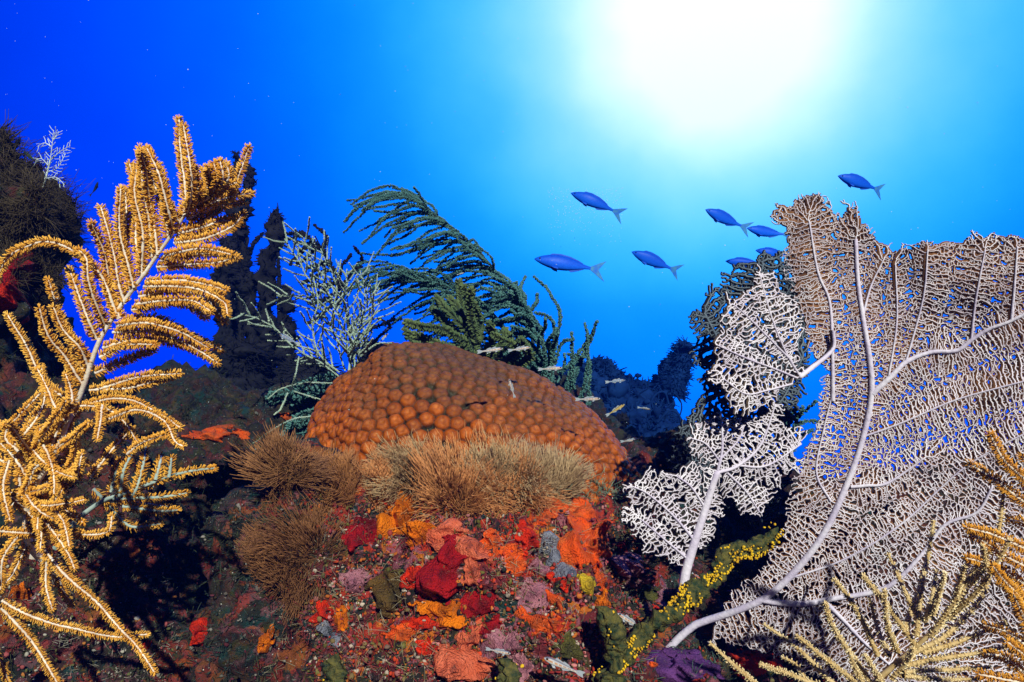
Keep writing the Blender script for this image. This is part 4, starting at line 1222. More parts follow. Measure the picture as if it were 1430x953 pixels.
SP = [
    ('orange_sponge', 'plump orange sponge lobe with small pores under the biggest tentacle tuft', 562, 722, 26, 40, .026, 'orange', 1, -.25, 4),
    ('orange_sponge', 'rounded orange sponge lump leaning against the plump orange lobe', 590, 748, 26, 17, .018, 'orange', 2, .2, 2),
    ('red_sponge', 'small bright red sponge knob on top of the plump orange lobe', 560, 701, 12, 14, .018, 'scarlet', 3, .4, 0),
    ('dark_red_sponge', 'dark crimson velvety sponge in the hollow under orange lobe', 615, 800, 36, 32, .016, 'crimson', 4, .3, 0),
    ('red_sponge', 'bright scarlet crust at the edge of dark crimson sponge', 578, 805, 20, 13, .010, 'scarlet', 5, .5, 0),
    ('coral_pink_sponge', 'salmon pink crusting sponge below the biggest tentacle tuft', 652, 764, 28, 24, .014, 'coral pink', 6, .3, 2),
    ('coral_pink_sponge', 'narrow salmon sponge tongue trailing below the salmon pink crust', 660, 795, 14, 22, .010, 'coral pink', 7, 0, 0),
    ('orange_sponge', 'flat yellow orange crust below dark crimson sponge', 614, 850, 32, 16, .012, 'orange', 8, -.1, 1),
    ('red_sponge', 'thin red crust under the flat yellow orange crust', 590, 872, 24, 10, .008, 'scarlet', 9, 0, 0),
    ('vermilion_sponge', 'large vermilion crusting sponge beside blue grey patch', 815, 765, 34, 40, .020, 'vermilion', 10, -.5, 1),
    ('vermilion_sponge', 'vermilion knob above large vermilion crust', 803, 712, 18, 13, .012, 'vermilion', 11, .2, 0),
    ('orange_sponge', 'small orange knob under the algae fringe at star coral foot', 782, 688, 14, 9, .012, 'orange', 12, 0, 0),
    ('red_sponge', 'red crust beside orange knob near star coral foot', 806, 678, 14, 9, .012, 'scarlet', 13, 0, 0),
    ('red_sponge', 'red sponge between tentacle tuft and vermilion knob', 760, 722, 24, 14, .010, 'vermilion', 14, .2, 0),
    ('orange_sponge', 'ring shaped orange red crust with dark centre', 712, 786, 18, 18, .010, 'vermilion', 15, 0, 1),
    ('blue_grey_sponge', 'blue grey crusting sponge left of large vermilion crust', 778, 772, 20, 22, .010, 'blue grey', 16, 0, 0),
    ('blue_grey_sponge', 'slate grey crust over yellow sponge', 792, 800, 16, 16, .008, 'blue grey', 17, .4, 0),
    ('yellow_sponge', 'bright yellow sponge under large vermilion crust', 820, 816, 13, 16, .010, 'yellow', 18, 0, 0),
    ('pink_sponge', 'mauve pink smooth sponge lump at foot of small white fan', 878, 796, 38, 22, .022, 'pink', 19, -.15, 2),
    ('dark_red_sponge', 'dark red round sponge above mauve pink lump', 866, 766, 12, 14, .012, 'crimson', 20, 0, 0),
    ('olive_sponge', 'olive green sponge cushion under mauve pink lump', 892, 824, 32, 14, .014, 'olive', 21, -.2, 0),
    ('pink_sponge', 'pale pink cup next to olive green cushion', 922, 830, 12, 16, .012, 'pink', 22, 0, 1),
    ('red_sponge', 'vermilion blotch low on mound above striped goby', 768, 868, 22, 17, .010, 'vermilion', 23, .3, 0),
    ('red_sponge', 'long red orange streak low on mound', 775, 840, 12, 26, .008, 'vermilion', 24, .5, 0),
    ('orange_sponge', 'broad salmon orange crust at foot of mound', 632, 930, 40, 18, .014, 'coral pink', 25, -.2, 1),
    ('orange_sponge', 'orange sponge finger on shaded left edge of mound', 378, 880, 14, 30, .012, 'orange', 26, -.35, 0),
    ('orange_sponge', 'dull orange sponge streak under brown tentacle tuft', 480, 860, 10, 24, .008, 'orange', 27, 0, 0),
    ('red_sponge', 'red sponge knob under shaded brown tentacle tuft', 410, 826, 14, 10, .010, 'scarlet', 28, 0, 0),
    ('brown_olive_sponge', 'brown olive fuzzy sponge beside dark crimson sponge', 548, 832, 40, 30, .014, 'brown olive', 29, 0, 0),
    ('purple_sponge', 'smooth purple sponge mound under base of broad sea fan', 945, 934, 50, 30, .022, 'purple', 30, 0, 0),
    ('red_sponge', 'red sponge behind straw coloured gorgonian tips', 1070, 932, 55, 26, .018, 'scarlet', 31, 0, 1),
    ('red_sponge', 'small vermilion sponge left of purple mound', 912, 932, 14, 12, .010, 'vermilion', 32, .3, 0),
    ('red_sponge', 'red sponge in hollow behind rope sponge', 918, 862, 16, 10, .010, 'scarlet', 33, 0, 0),
    ('red_sponge', 'vivid red sponge on rock pillar under curled sea plume branch', 6, 420, 26, 38, .034, 'scarlet', 34, 0, 0),
    ('dark_red_sponge', 'dark red sponge above vivid red one on rock pillar', 20, 376, 24, 24, .024, 'crimson', 35, 0, 0),
    ('orange_sponge', 'dull red orange crust along shaded ledge beside golden plume tips', 300, 606, 44, 13, .012, 'vermilion', 36, .05, 0),
    ('red_sponge', 'small dull red crust beneath pale slender gorgonian', 403, 582, 18, 10, .010, 'vermilion', 37, 0, 0),
    ('red_sponge', 'scarlet sponge with two arms in dark hollow', 282, 880, 22, 13, .014, 'scarlet', 38, .5, 0),
    ('red_sponge', 'scarlet knob low in dark hollow under two armed sponge', 278, 893, 12, 9, .012, 'scarlet', 39, 0, 0),
    ('orange_sponge', 'orange sponge lump under tangled gorgonian bush', 30, 828, 16, 14, .014, 'orange', 40, 0, 0),
    ('red_sponge', 'small round red sponge below trailing gorgonian branch', 206, 900, 8, 8, .010, 'scarlet', 41, 0, 0),
    ('pink_sponge', 'rosy crust in middle of mound below ring shaped sponge', 735, 830, 30, 20, .008, 'pink', 42, 0, 0),
    ('pink_sponge', 'dusky rose crust right of broad salmon crust', 700, 900, 24, 20, .008, 'pink', 43, 0, 0),
    ('violet_sponge', 'small violet patch between tuft base and red knob', 553, 680, 14, 10, .012, 'violet', 44, 0, 0),
    ('olive_sponge', 'olive crust low under yellow speckled finger sponge', 790, 905, 20, 18, .010, 'olive', 45, 0, 0),
    ('red_sponge', 'scarlet crust at mound foot near left goby', 690, 876, 26, 14, .008, 'crimson', 46, .2, 0),
    ('vermilion_sponge', 'vermilion crust wrapping left of ring shaped sponge', 690, 756, 26, 16, .012, 'vermilion', 51, .3, 1),
    ('red_sponge', 'scarlet crust draped below right end of tentacle fringe', 738, 752, 22, 18, .012, 'scarlet', 52, 0, 1),
    ('pink_sponge', 'rosy crust between ring shaped sponge and blue grey patch', 748, 792, 20, 24, .010, 'pink', 53, .2, 0),
    ('orange_sponge', 'orange knob at lower edge of large vermilion crust', 842, 842, 14, 18, .012, 'orange', 54, .4, 0),
    ('red_sponge', 'scarlet crust right of rosy crust in middle of mound', 775, 812, 16, 14, .008, 'scarlet', 55, 0, 0),
    ('dark_red_sponge', 'dark crimson crust between flat yellow orange crust and rosy crust', 668, 842, 22, 18, .010, 'crimson', 56, 0, 0),
    ('coral_pink_sponge', 'salmon crust left of scarlet crust at mound foot', 655, 890, 20, 14, .010, 'coral pink', 57, .1, 0),
    ('orange_sponge', 'rusty orange crust under brown olive fuzzy sponge', 560, 885, 24, 14, .010, 'vermilion', 58, 0, 1),
    ('red_sponge', 'scarlet crust low on mound between two orange crusts', 600, 905, 18, 14, .010, 'scarlet', 59, .2, 0),
    ('dark_red_sponge', 'dark red crust beside plump orange lobe on its left', 500, 752, 22, 18, .012, 'crimson', 60, .2, 0),
    ('pink_sponge', 'dusty pink crust left of brown olive fuzzy sponge', 495, 810, 20, 16, .008, 'pink', 61, -.2, 0),
    ('red_sponge', 'scarlet crust beneath shaded tufts by dull orange streak', 455, 850, 18, 16, .010, 'scarlet', 62, .1, 0),
    ('blue_grey_sponge', 'slate grey crust low on left of mound', 462, 880, 16, 14, .008, 'blue grey', 63, 0, 0),
    ('vermilion_sponge', 'vermilion streak on mound below narrow salmon tongue', 745, 868, 14, 20, .010, 'vermilion', 64, .2, 0),
    ('pink_sponge', 'pale rose crust low between mound foot gobies', 735, 925, 24, 16, .010, 'pink', 65, 0, 0),
]
for a in SP:
    g_ = 1.25 if 440 < a[2] < 860 else 1.0
    blob_patch(a[0], a[1], a[2], a[3], a[4] * g_, a[5] * g_, a[6], a[7], a[8] + 200, a[9], a[10])
# violet ball sponge
c, nn = hit(412, 668)
V, Fs = ICO[4]
V = V * np.array([.0125, .0125, .0165]) * (1 + .06 * vnoise(V * 2.5, 4)[:, None])
mb = MB(); mb.add(V + c + np.array([0, -.012, .012]), Fs)
tag(mb.build('ball_sponge', M['violet'], origin=c), 'violet blue egg shaped sponge beside left foot of star coral', 'sponge')

# rope sponges with yellow zoanthids
def rope_sponge(label, path, r0, d, seed, n_z, mb_mat='rope'):
    r = rng(seed)
    p = smooth_path(px_path(path, d[0], d[1]), 70)
    p = p + np.stack([vnoise(p * 34 + k * 9.3, seed + k) for k in range(3)], 1) * .007
    root = thing('rope_sponge', label, 'sponge', p[0])
    T, N, B = frames(p)
    s = 26
    a = np.linspace(0, 2 * math.pi, s, endpoint=False)
    base = p[:, None] + (N[:, None] * np.cos(a)[None, :, None] + B[:, None] * np.sin(a)[None, :, None]) * r0
    rad = unit(base - p[:, None])
    base = base + rad * (r0 * (.55 * fbm(base * 60, 2, seed + 9) + .5 * fbm(base * 150, 3, seed)))[..., None]
    end = np.sin(np.clip(np.linspace(0, 8, 70)[::-1], 0, math.pi / 2))[:, None, None]
    base = p[:, None] + (base - p[:, None]) * np.maximum(end, .08)
    i = np.arange(69)[:, None] * s; j = np.arange(s)[None]; j2 = (j + 1) % s
    mb = MB(); mb.add(base.reshape(-1, 3), np.stack([i + j, i + j2, i + s + j2, i + s + j], -1).reshape(-1, 4))
    mb.build('finger', M[mb_mat], root, p[0])
    mz = MB()
    V, Fs = ICO[1]
    for k in range(n_z):
        i = r.integers(2, 68)
        cl = r.normal(0, 1)
        th = (seed + 1.3 * math.sin(i * .25) + r.normal(0, .6))
        toward = unit(-p[i]); fr = unit(toward - T[i] * (toward @ T[i])); sd = np.cross(T[i], fr)
        q = fr * math.cos(th * .5) + sd * math.sin(r.normal(0, .7))
        q = unit(q)
        if vnoise(p[i] * 45 + q * 1.2, seed + 4) < -.30: continue
        pos = p[i] + q * r0 * r.uniform(1.0, 1.3)
        mz.add(V * r.uniform(.0008, .0018) * r.uniform(.6, 1.2, 3) + pos, Fs)
    mz.build('zoanthids', M['zoanthid'], root, p[0])['kind'] = 'stuff'
    return root
rope_sponge('long speckled yellow and green rope sponge branching up beside lilac fan stem', [(830, 960), (868, 915), (915, 880), (950, 845), (962, 815)], .0085, (.66, .70), 1, 420)
rope_sponge('upper speckled yellow rope sponge finger pointing at broad sea fan', [(955, 850), (985, 820), (1010, 780), (1045, 768), (1085, 742)], .0088, (.70, .76), 2, 420)
rope_sponge('short green finger sponge with few yellow specks before rope sponge', [(872, 925), (850, 890), (836, 845)], .0085, (.66, .66), 3, 16)
rope_sponge('thick green rope sponge stub at mound foot', [(705, 985), (715, 950), (722, 920)], .0105, (.64, .64), 4, 4)
rope_sponge('yellow speckled sponge stub low on left of mound', [(470, 990), (472, 950), (480, 915)], .0115, (.70, .72), 5, 45)
rope_sponge('knob of yellow specks standing beside purple sponge mound', [(845, 985), (846, 955), (848, 935)], .011, (.64, .65), 6, 24)

# tentacle tufts
def tuft(label, px, py, rpx, n, lenpx, seed, c0, c1, flow=(0, 0, .5), squash=(1, .8, .8), thick=.00029):
    r = rng(seed)
    c, nn = hit(px, max(py, 705) if px > 100 else py)
    d = depth_of(c) + .015
    c = at(px, py, d)
    Rm = rpx * d / F
    n = int(n * 1.25)
    root = thing('polyp_tuft', label, 'coral polyps', c, 'tufts of fine tentacles on the mound')
    V, Fs = ICO[3]
    sq = np.array(squash)
    V2 = V * sq * Rm * .8 * (1 + .2 * vnoise(V * 2.2 + seed, seed)[:, None])
    mb = MB(); mb.add(V2 + c, Fs); mb.build('colony_base', M['lump'], root, c)
    u = unit(r.normal(0, 1, (n * 2, 3)))
    u = u[(u @ unit(-FWD * .7 + np.array([0, 0, .7])) > -.25)][:n]
    # clumped heads
    cl = fbm(u * 3.2 + seed, 2, seed)
    P = c + u * sq * Rm * .74
    D = unit(u + np.array(flow) + r.normal(0, .16, u.shape) + .3 * np.stack([vnoise(u * 3 + k * 7, seed + k) for k in range(3)], 1) * 1.6)
    bend = np.array(flow) * .35 + np.stack([vnoise(P * 38 + k * 5, seed + 9 + k) for k in range(3)], 1) * .8 + r.normal(0, .12, u.shape)
    L = lenpx * d / F * (0.85 + .25 * cl) * r.uniform(.75, 1.15, len(u))
    mb = MB()
    wav = np.stack([vnoise(P * 120 + k * 11, seed + 19 + k) for k in range(3)], 1) * .5
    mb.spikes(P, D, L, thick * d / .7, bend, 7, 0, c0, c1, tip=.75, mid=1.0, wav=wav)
    mb.build('tentacles', M['tentacle'], root, c)
TAN0, TAN1 = (.12, .034, .007), (.74, .31, .12)  # dark root colours paint the shadow between the strands
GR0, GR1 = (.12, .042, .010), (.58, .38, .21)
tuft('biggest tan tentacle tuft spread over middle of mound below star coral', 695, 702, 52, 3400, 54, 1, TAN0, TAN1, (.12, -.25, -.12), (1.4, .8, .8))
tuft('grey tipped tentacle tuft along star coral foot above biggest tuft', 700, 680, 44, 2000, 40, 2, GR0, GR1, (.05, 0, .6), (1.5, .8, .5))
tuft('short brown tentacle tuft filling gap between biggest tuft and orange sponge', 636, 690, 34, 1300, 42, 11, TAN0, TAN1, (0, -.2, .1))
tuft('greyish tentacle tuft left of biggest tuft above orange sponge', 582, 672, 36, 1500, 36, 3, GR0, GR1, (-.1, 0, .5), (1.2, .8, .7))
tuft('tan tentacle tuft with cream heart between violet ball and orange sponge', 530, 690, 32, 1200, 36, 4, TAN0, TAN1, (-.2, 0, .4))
tuft('dim brown tentacle tuft behind violet ball sponge', 402, 662, 30, 900, 34, 5, (.05, .02, .008), (.38, .17, .07), (-.2, 0, .6))  # darker tentacle colours paint the shade on this left tuft
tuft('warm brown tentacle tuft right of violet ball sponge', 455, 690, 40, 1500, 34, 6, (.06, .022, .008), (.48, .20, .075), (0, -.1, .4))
tuft('broad shaded brown tentacle tuft low on left side of mound', 418, 785, 56, 2400, 38, 7, (.035, .015, .007), (.28, .12, .05), (-.2, 0, .4))  # darkest tentacle colours: shade low on the left is painted in
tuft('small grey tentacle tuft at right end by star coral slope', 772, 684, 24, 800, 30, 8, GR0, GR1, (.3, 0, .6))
tuft('pale tentacle tuft on rock pillar at the photo edge', 2, 315, 14, 220, 22, 9, (.2, .18, .12), (.5, .5, .42), (.2, 0, .5))

# ------------------------------------------------------------------ turf, crumbs of coralline, hair on the reef
def scatter_hits(n, box, r, far=2.2):
    out_ = []
    for x, y in zip(r.uniform(box[0], box[2], n), r.uniform(box[1], box[3], n)):
        d = Vector(unit(at(x, y, 1.0)))
        loc, nor, i, ds = BVH.ray_cast(Vector((0, 0, 0)), d, far)
        if loc is not None:
            nv = np.array(nor)
            if nv @ np.array(d) > 0: nv = -nv
            out_.append((np.array(loc), nv))
    P = np.array([a for a, b in out_]); N = np.array([b for a, b in out_])
    return P, N

def turf(label_name, box, n, L, c0, c1, seed, thick=.0004, jit=.8, far=2.2, upb=.2, per=1):
    r = rng(seed)
    P, N = scatter_hits(n, box, r, far)
    keep = vnoise(P * 24, seed) > -.15
    P, N = P[keep], N[keep]
    if per > 1:
        P = np.repeat(P, per, 0) + r.normal(0, .0018, (len(P) * per, 3)); N = np.repeat(N, per, 0)
    D = N + r.normal(0, jit * .6, N.shape) + np.array([0, 0, upb])
    mb = MB()
    mb.spikes(P - N * .001, D, L * r.uniform(.4, 1.3, len(P)), thick, r.normal(0, .4, N.shape), 3, 0, c0, c1, tip=.6, mid=1)
    o = mb.build('algae_turf', M['turf'])
    tag(o, label_name, 'algae', kind='stuff')
turf('cream coloured algae threads on the colourful mound', (370, 720, 900, 953), 420, .013, (.16, .12, .06), (.50, .44, .32), 1, .00026, per=4)
turf('dark red algae fuzz on the colourful mound', (370, 700, 900, 953), 1100, .009, (.12, .02, .02), (.30, .06, .06), 2, .0005, per=2)
turf('olive algae fuzz on the colourful mound', (370, 700, 1120, 953), 1000, .008, (.06, .05, .01), (.20, .17, .05), 3, .0005, per=2)
turf('dark brown algae fringe on rock pillar', (0, 180, 130, 400), 2400, .024, (.035, .025, .015), (.12, .085, .05), 4, .00045, upb=.1, per=4)
turf('dim teal algae fuzz on shaded reef', (100, 480, 480, 953), 2000, .008, (.02, .03, .025), (.06, .08, .07), 5, .0005, per=2)  # dark tones put the shade of the hollow into the algae colour
turf('green algae fringe right of tentacle tufts', (770, 640, 880, 700), 420, .020, (.05, .10, .06), (.32, .42, .30), 6, .00042, per=3)
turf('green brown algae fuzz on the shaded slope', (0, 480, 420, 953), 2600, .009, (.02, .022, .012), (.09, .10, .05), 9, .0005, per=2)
turf('pale algae fuzz under gorgonian bush', (0, 740, 250, 953), 300, .009, (.10, .07, .05), (.40, .36, .30), 7, .0004, per=3)
turf('dark algae fuzz around sea fan bases', (850, 700, 1180, 953), 1200, .010, (.03, .05, .04), (.10, .16, .13), 8, .0005, per=2)

def crumbs(label_name, box, n, size, colors, seed, far=1.6):
    r = rng(seed)
    P, N = scatter_hits(n, box, r, far)
    V, Fs = ICO[1]
    mb = MB()
    for p, nn in zip(P, N):
        k = 1 + int(r.random() * 3)
        col = np.array(colors[r.integers(len(colors))]) * r.uniform(.6, 1.2)
        for _ in range(k):
            s = size * r.uniform(.25, .8) ** 1.5
            v = V * r.uniform(.25, 1.5, 3) * s * (1 + .35 * vnoise(V * 2 + r.uniform(0, 50), seed)[:, None])
            mb.add(v + p + r.normal(0, size * .8, 3), Fs, 0, col)
    o = mb.build('coralline_crumbs', M['turf'])
    tag(o, label_name, 'crust', kind='stuff')
crumbs('rose, scarlet and cream coralline nodules on the mound', (430, 690, 900, 953), 5200, .0034, [(.34, .05, .07), (.55, .20, .20), (.30, .03, .03), (.60, .06, .02), (.62, .17, .03), (.12, .10, .04), (.14, .12, .03), (.22, .15, .06), (.05, .03, .03), (.03, .03, .03), (.50, .40, .33), (.20, .12, .09), (.28, .04, .03)], 1)
crumbs('dim coralline nodules on the shaded hollow', (120, 560, 430, 953), 900, .0032, [(.10, .02, .03), (.06, .04, .02), (.03, .05, .05), (.16, .04, .06), (.12, .10, .09), (.25, .22, .20)], 2, 1.9)  # dimmed colours: the hollow's shade is painted into the nodules
crumbs('white sand grains lodged on the reef', (130, 560, 1120, 953), 800, .0010, [(.8, .76, .7), (.6, .6, .58)], 3, 1.8)
crumbs('mixed coralline nodules around the sea fan bases', (850, 780, 1250, 953), 700, .0032, [(.14, .12, .05), (.30, .05, .06), (.05, .08, .07), (.3, .1, .2), (.5, .07, .03)], 4, 1.6)
crumbs('pale and rosy nodules under the gorgonian bush', (0, 760, 240, 953), 500, .0034, [(.35, .08, .08), (.5, .45, .38), (.14, .14, .05), (.2, .06, .1), (.55, .2, .05)], 5, 1.6)

# white hydroid on the rock pillar
hyd = [[(62, 258), (70, 225), (75, 182)], [(70, 225), (84, 212), (98, 204)], [(66, 240), (80, 235), (92, 214)], [(62, 250), (78, 248), (90, 258)], [(72, 205), (62, 200), (52, 205)], [(68, 232), (58, 222), (50, 224)], [(74, 195), (80, 188), (82, 184)]]
ht = []
for b in hyd: ht += twigs(b, R, 3.0, 9, 50)
st = px_path([(52, 275), (60, 262), (66, 240), (70, 225)], 1.0, 1.0)
root = thing('hydroid', 'feathery white hydroid sprig on top of dark rock pillar', 'hydroid', st[0])
mb = MB(); mb.tube(smooth_path(st, 12), .0013, 5); mb.build('stem', M['hydroid'], root, st[0])
for b in hyd:
    mb = MB()
    mb.tube(smooth_path(px_path(b, 1.0, 1.0 + R.uniform(-.02, .02)), 14), np.linspace(.0008, .0004, 14), 5)
    for q in twigs(b, R, 3.0, 9, 50):
        mb.tube(smooth_path(px_path(q, 1.0, 1.0 + R.uniform(-.01, .01)), 5), np.linspace(.00055, .00045, 5), 4)
    mb.build('branch', M['hydroid'], root, st[0])

# ------------------------------------------------------------------ dark sponges and far growth
def knobby(mb, path, r0, seed, n=90, s=22, knob=.35, freq=9.0, taper=.5):
    p = smooth_path(path, n)
    T, N, B = frames(p)
    a = np.linspace(0, 2 * math.pi, s, endpoint=False)
    rr = np.linspace(r0, r0 * (1 - taper), n) * np.minimum(1, np.linspace(0, 14, n)[::-1] + .12) ** .6
    b = p[:, None] + (N[:, None] * np.cos(a)[None, :, None] + B[:, None] * np.sin(a)[None, :, None]) * rr[:, None, None]
    rad = unit(b - p[:, None])
    b = b + rad * (rr[:, None] * knob * fbm(b * freq / r0 * .16, 4, seed, .6))[..., None]
    i = np.arange(n - 1)[:, None] * s; j = np.arange(s)[None]; j2 = (j + 1) % s
    mb.add(b.reshape(-1, 3), np.stack([i + j, i + j2, i + s + j2, i + s + j], -1).reshape(-1, 4))

def dark_sponge(name, label, paths, d, seed, mat_='dark', cat='sponge', group=None, knob=.8):
    base = at(*paths[0][0][0], d)
    root = thing(name, label, cat, base, group)
    for k, (pts, w) in enumerate(paths):
        mb = MB()
        path = px_path(pts, d, d)
        knobby(mb, path, w * d / F, seed + k, knob=knob)
        rs = rng(seed + 7 * k)
        sv = mb.V[0][rs.integers(0, len(mb.V[0]), 700)]
        ax = smooth_path(path, 40)
        dn = unit(sv - ax[((sv[:, None] - ax[None]) ** 2).sum(-1).argmin(1)])
        mb.spikes(sv - dn * .002, dn + rs.normal(0, .6, dn.shape), w * d / F * rs.uniform(.15, .55, len(sv)), .0011 * d, None, 1, 0, tip=.5)
        mb.build('tube', M[mat_], root, base)
dark_sponge('tube_sponge', 'black knobbly tube sponge column standing against blue water', [([(372, 640), (372, 450), (370, 395), (380, 340), (388, 290)], 17), ([(355, 640), (350, 440), (350, 380)], 14), ([(392, 620), (390, 400), (386, 330)], 4), ([(400, 640), (398, 450), (400, 400)], 16)], 2.0, 40)
dark_sponge('branching_sponge', 'thin black forked sponge left of the black column', [([(336, 620), (337, 420), (342, 360), (347, 332)], 4.5), ([(340, 385), (352, 345), (368, 325)], 3.5), ([(330, 620), (318, 430), (322, 400)], 6)], 2.05, 50)
dark_sponge('rounded_sponge', 'ragged black sponge peeking out behind golden plume tip', [([(326, 640), (330, 470), (336, 340), (322, 270), (330, 240), (330, 214)], 13), ([(334, 330), (345, 270), (348, 245), (342, 225)], 9)], 2.2, 60)
dark_sponge('ragged_sponge', 'wide ragged black sponge behind golden plume side branches', [([(322, 620), (318, 410), (322, 370), (318, 330)], 17), ([(340, 400), (325, 350), (308, 335)], 12), ([(300, 440), (302, 400), (304, 375)], 8), ([(330, 620), (322, 450), (318, 380)], 14)], 2.15, 70)
dark_sponge('shaded_sponge', 'lumpy dark sponge under pale slender gorgonian on shaded reef', [([(330, 560), (340, 510), (350, 480)], 40), ([(420, 600), (430, 540), (440, 500)], 45), ([(500, 560), (520, 510), (530, 480)], 30)], 1.9, 80, knob=.5)
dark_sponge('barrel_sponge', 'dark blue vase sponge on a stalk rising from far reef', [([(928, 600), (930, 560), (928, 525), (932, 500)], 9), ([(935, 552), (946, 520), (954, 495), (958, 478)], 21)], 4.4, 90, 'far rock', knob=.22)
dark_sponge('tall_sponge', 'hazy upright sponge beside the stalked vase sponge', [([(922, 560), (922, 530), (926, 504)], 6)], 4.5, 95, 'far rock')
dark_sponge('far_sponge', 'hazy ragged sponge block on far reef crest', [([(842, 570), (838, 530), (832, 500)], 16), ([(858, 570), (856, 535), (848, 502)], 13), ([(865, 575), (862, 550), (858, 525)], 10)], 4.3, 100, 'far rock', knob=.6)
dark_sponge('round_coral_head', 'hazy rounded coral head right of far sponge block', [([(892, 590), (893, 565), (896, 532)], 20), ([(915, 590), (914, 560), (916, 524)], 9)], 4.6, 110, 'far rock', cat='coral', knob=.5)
dark_sponge('leaning_sponge', 'dark leaning sponge log behind right slope of star coral', [([(828, 640), (845, 610), (862, 592), (876, 582)], 15)], 1.9, 120, knob=.3)
# bushy growth of the far reef
r = rng(303)
mb = MB()
V1_, F1_ = ICO[1]
X = np.concatenate([r.uniform(-3.2, 1.5, 2600), r.uniform(.2, 1.4, 1600)]); Y = r.uniform(2.6, 5.6, 4200)
Zf = far_z(X, Y)
for x, y, z in zip(X, Y, Zf):
    k = r.uniform(.006, .032) * (1.0 if r.random() < .85 else 1.7)
    v = V1_ * k * r.uniform(.5, 1.4, 3) * (1 + .5 * vnoise(V1_ * 1.9 + r.uniform(0, 90), 3)[:, None])
    mb.add(v + (x, y, z + k * .3), F1_)
sel = r.random(4200) < .6
Pf = np.repeat(np.stack([X, Y, Zf], 1)[sel], 9, 0)
Df = r.normal(0, .8, Pf.shape) + (0, 0, .5)
mb.spikes(Pf, Df, r.uniform(.015, .075, len(Pf)), .005, r.normal(0, .3, Pf.shape), 3, 0, None, None, tip=.6, mid=1)
tag(mb.build('far_reef_growth', M['far rock']), kind='stuff')
# ring-shaped whip arcs on the far reef
def whip(label, pts, d, w):
    p = smooth_path(px_path(pts, d, d), 30)
    mb = MB(); mb.tube(p, w * d / F, 6)
    tag(mb.build('whip_coral', M['far rock'], origin=p[0]), label, 'coral')
whip('thin looping whip coral on far reef edge', [(936, 545), (948, 556), (952, 570), (946, 590)], 4.3, 1.0)
whip('arched whip coral in front of far reef stalk', [(905, 570), (915, 552), (928, 548), (934, 565)], 4.0, 1.6)
whip('low arched whip coral on far reef slope', [(918, 590), (935, 574), (948, 580), (952, 596)], 3.8, 1.6)

# ------------------------------------------------------------------ fish
def loft_fish(profile, cols, ns=14):
    """profile rows: x, top, bottom, half width; nose at x=0, tail root at x=1"""
    pr = np.array(profile, float)
    xs = np.linspace(0, 1, 34)
    xs = xs ** 1.25
    S = np.stack([np.interp(xs, pr[:, 0], pr[:, k]) for k in range(4)], 1)
    for k in (1, 2, 3):
        S[1:-1, k] = (S[:-2, k] + 2 * S[1:-1, k] + S[2:, k]) / 4
    a = np.linspace(0, 2 * math.pi, ns, endpoint=False)
    V, C = [], []
    for x, t, b, w in S:
        for ang in a:
            sz = math.sin(ang)
            z = (t if sz > 0 else b) * sz if sz > 0 else b * -sz * -1 * -1
            z = t * sz if sz > 0 else b * (-sz)
            y = w * math.copysign(abs(math.cos(ang)) ** .8, math.cos(ang))
            V.append((x, y, z)); C.append(cols(x, (z - b) / max(t - b, 1e-6)))
    i = np.arange(len(S) - 1)[:, None] * ns; j = np.arange(ns)[None]; j2 = (j + 1) % ns
    Q = np.stack([i + j, i + ns + j, i + ns + j2, i + j2], -1).reshape(-1, 4)
    return np.array(V), Q, np.array(C)

def fin_mesh(outline, thick=.006):
    """thin but solid fin from an outline in the fish's x-z plane"""
    o = np.array(outline, float); n = len(o)
    c = o.mean(0)
    V = [(x, thick, z) for x, z in o] + [(x, -thick, z) for x, z in o] + [(c[0], thick * 1.2, c[1]), (c[0], -thick * 1.2, c[1])]
    T = []
    for k in range(n):
        k2 = (k + 1) % n
        T += [(k, k2, 2 * n), (n + k2, n + k, 2 * n + 1), (k, n + k, n + k2), (k, n + k2, k2)]
    return np.array(V), np.array(T)

def make_fish(name, cat, profile, cols, body_m, fin_m, tail_m, tail, dorsal, anal, pelvic, eye, eye_r, eye_m, group):
    root = thing(name, 'x', cat, (0, 0, 0), group)
    V, Q, C = loft_fish(profile, cols)
    mb = MB(); mb.add(V, Q, 0, C); mb.build('body', body_m, root)
    for nm, ol in (('tail_fin', tail), ('dorsal_fin', dorsal), ('anal_fin', anal)):
        if ol is None: continue
        v, t = fin_mesh(ol)
        mb = MB(); mb.add(v, t); mb.build(nm, tail_m if nm == 'tail_fin' else fin_m, root, smooth=False)
    if pelvic:
        for sgn in (1, -1):
            v, t = fin_mesh(pelvic, .004)
            v = v + np.array([0, sgn * .05, 0]); v[:, 1] += sgn * np.abs(v[:, 2] - pelvic[0][1]) * .7
            mb = MB(); mb.add(v, t); mb.build('side_fin', fin_m, root, smooth=False)
    for sgn in (1, -1):
        V, Fs = ICO[2]
        mb = MB(); mb.add(V * np.array([eye_r, eye_r * .45, eye_r]) + np.array([eye[0], sgn * eye[1], eye[2]]), Fs); mb.build('eye', eye_m, root)
    return root

def copy_tree(o):
    c = o.copy(); COL.objects.link(c)
    for ch in o.children:
        k = ch.copy(); COL.objects.link(k); k.parent = c
    return c

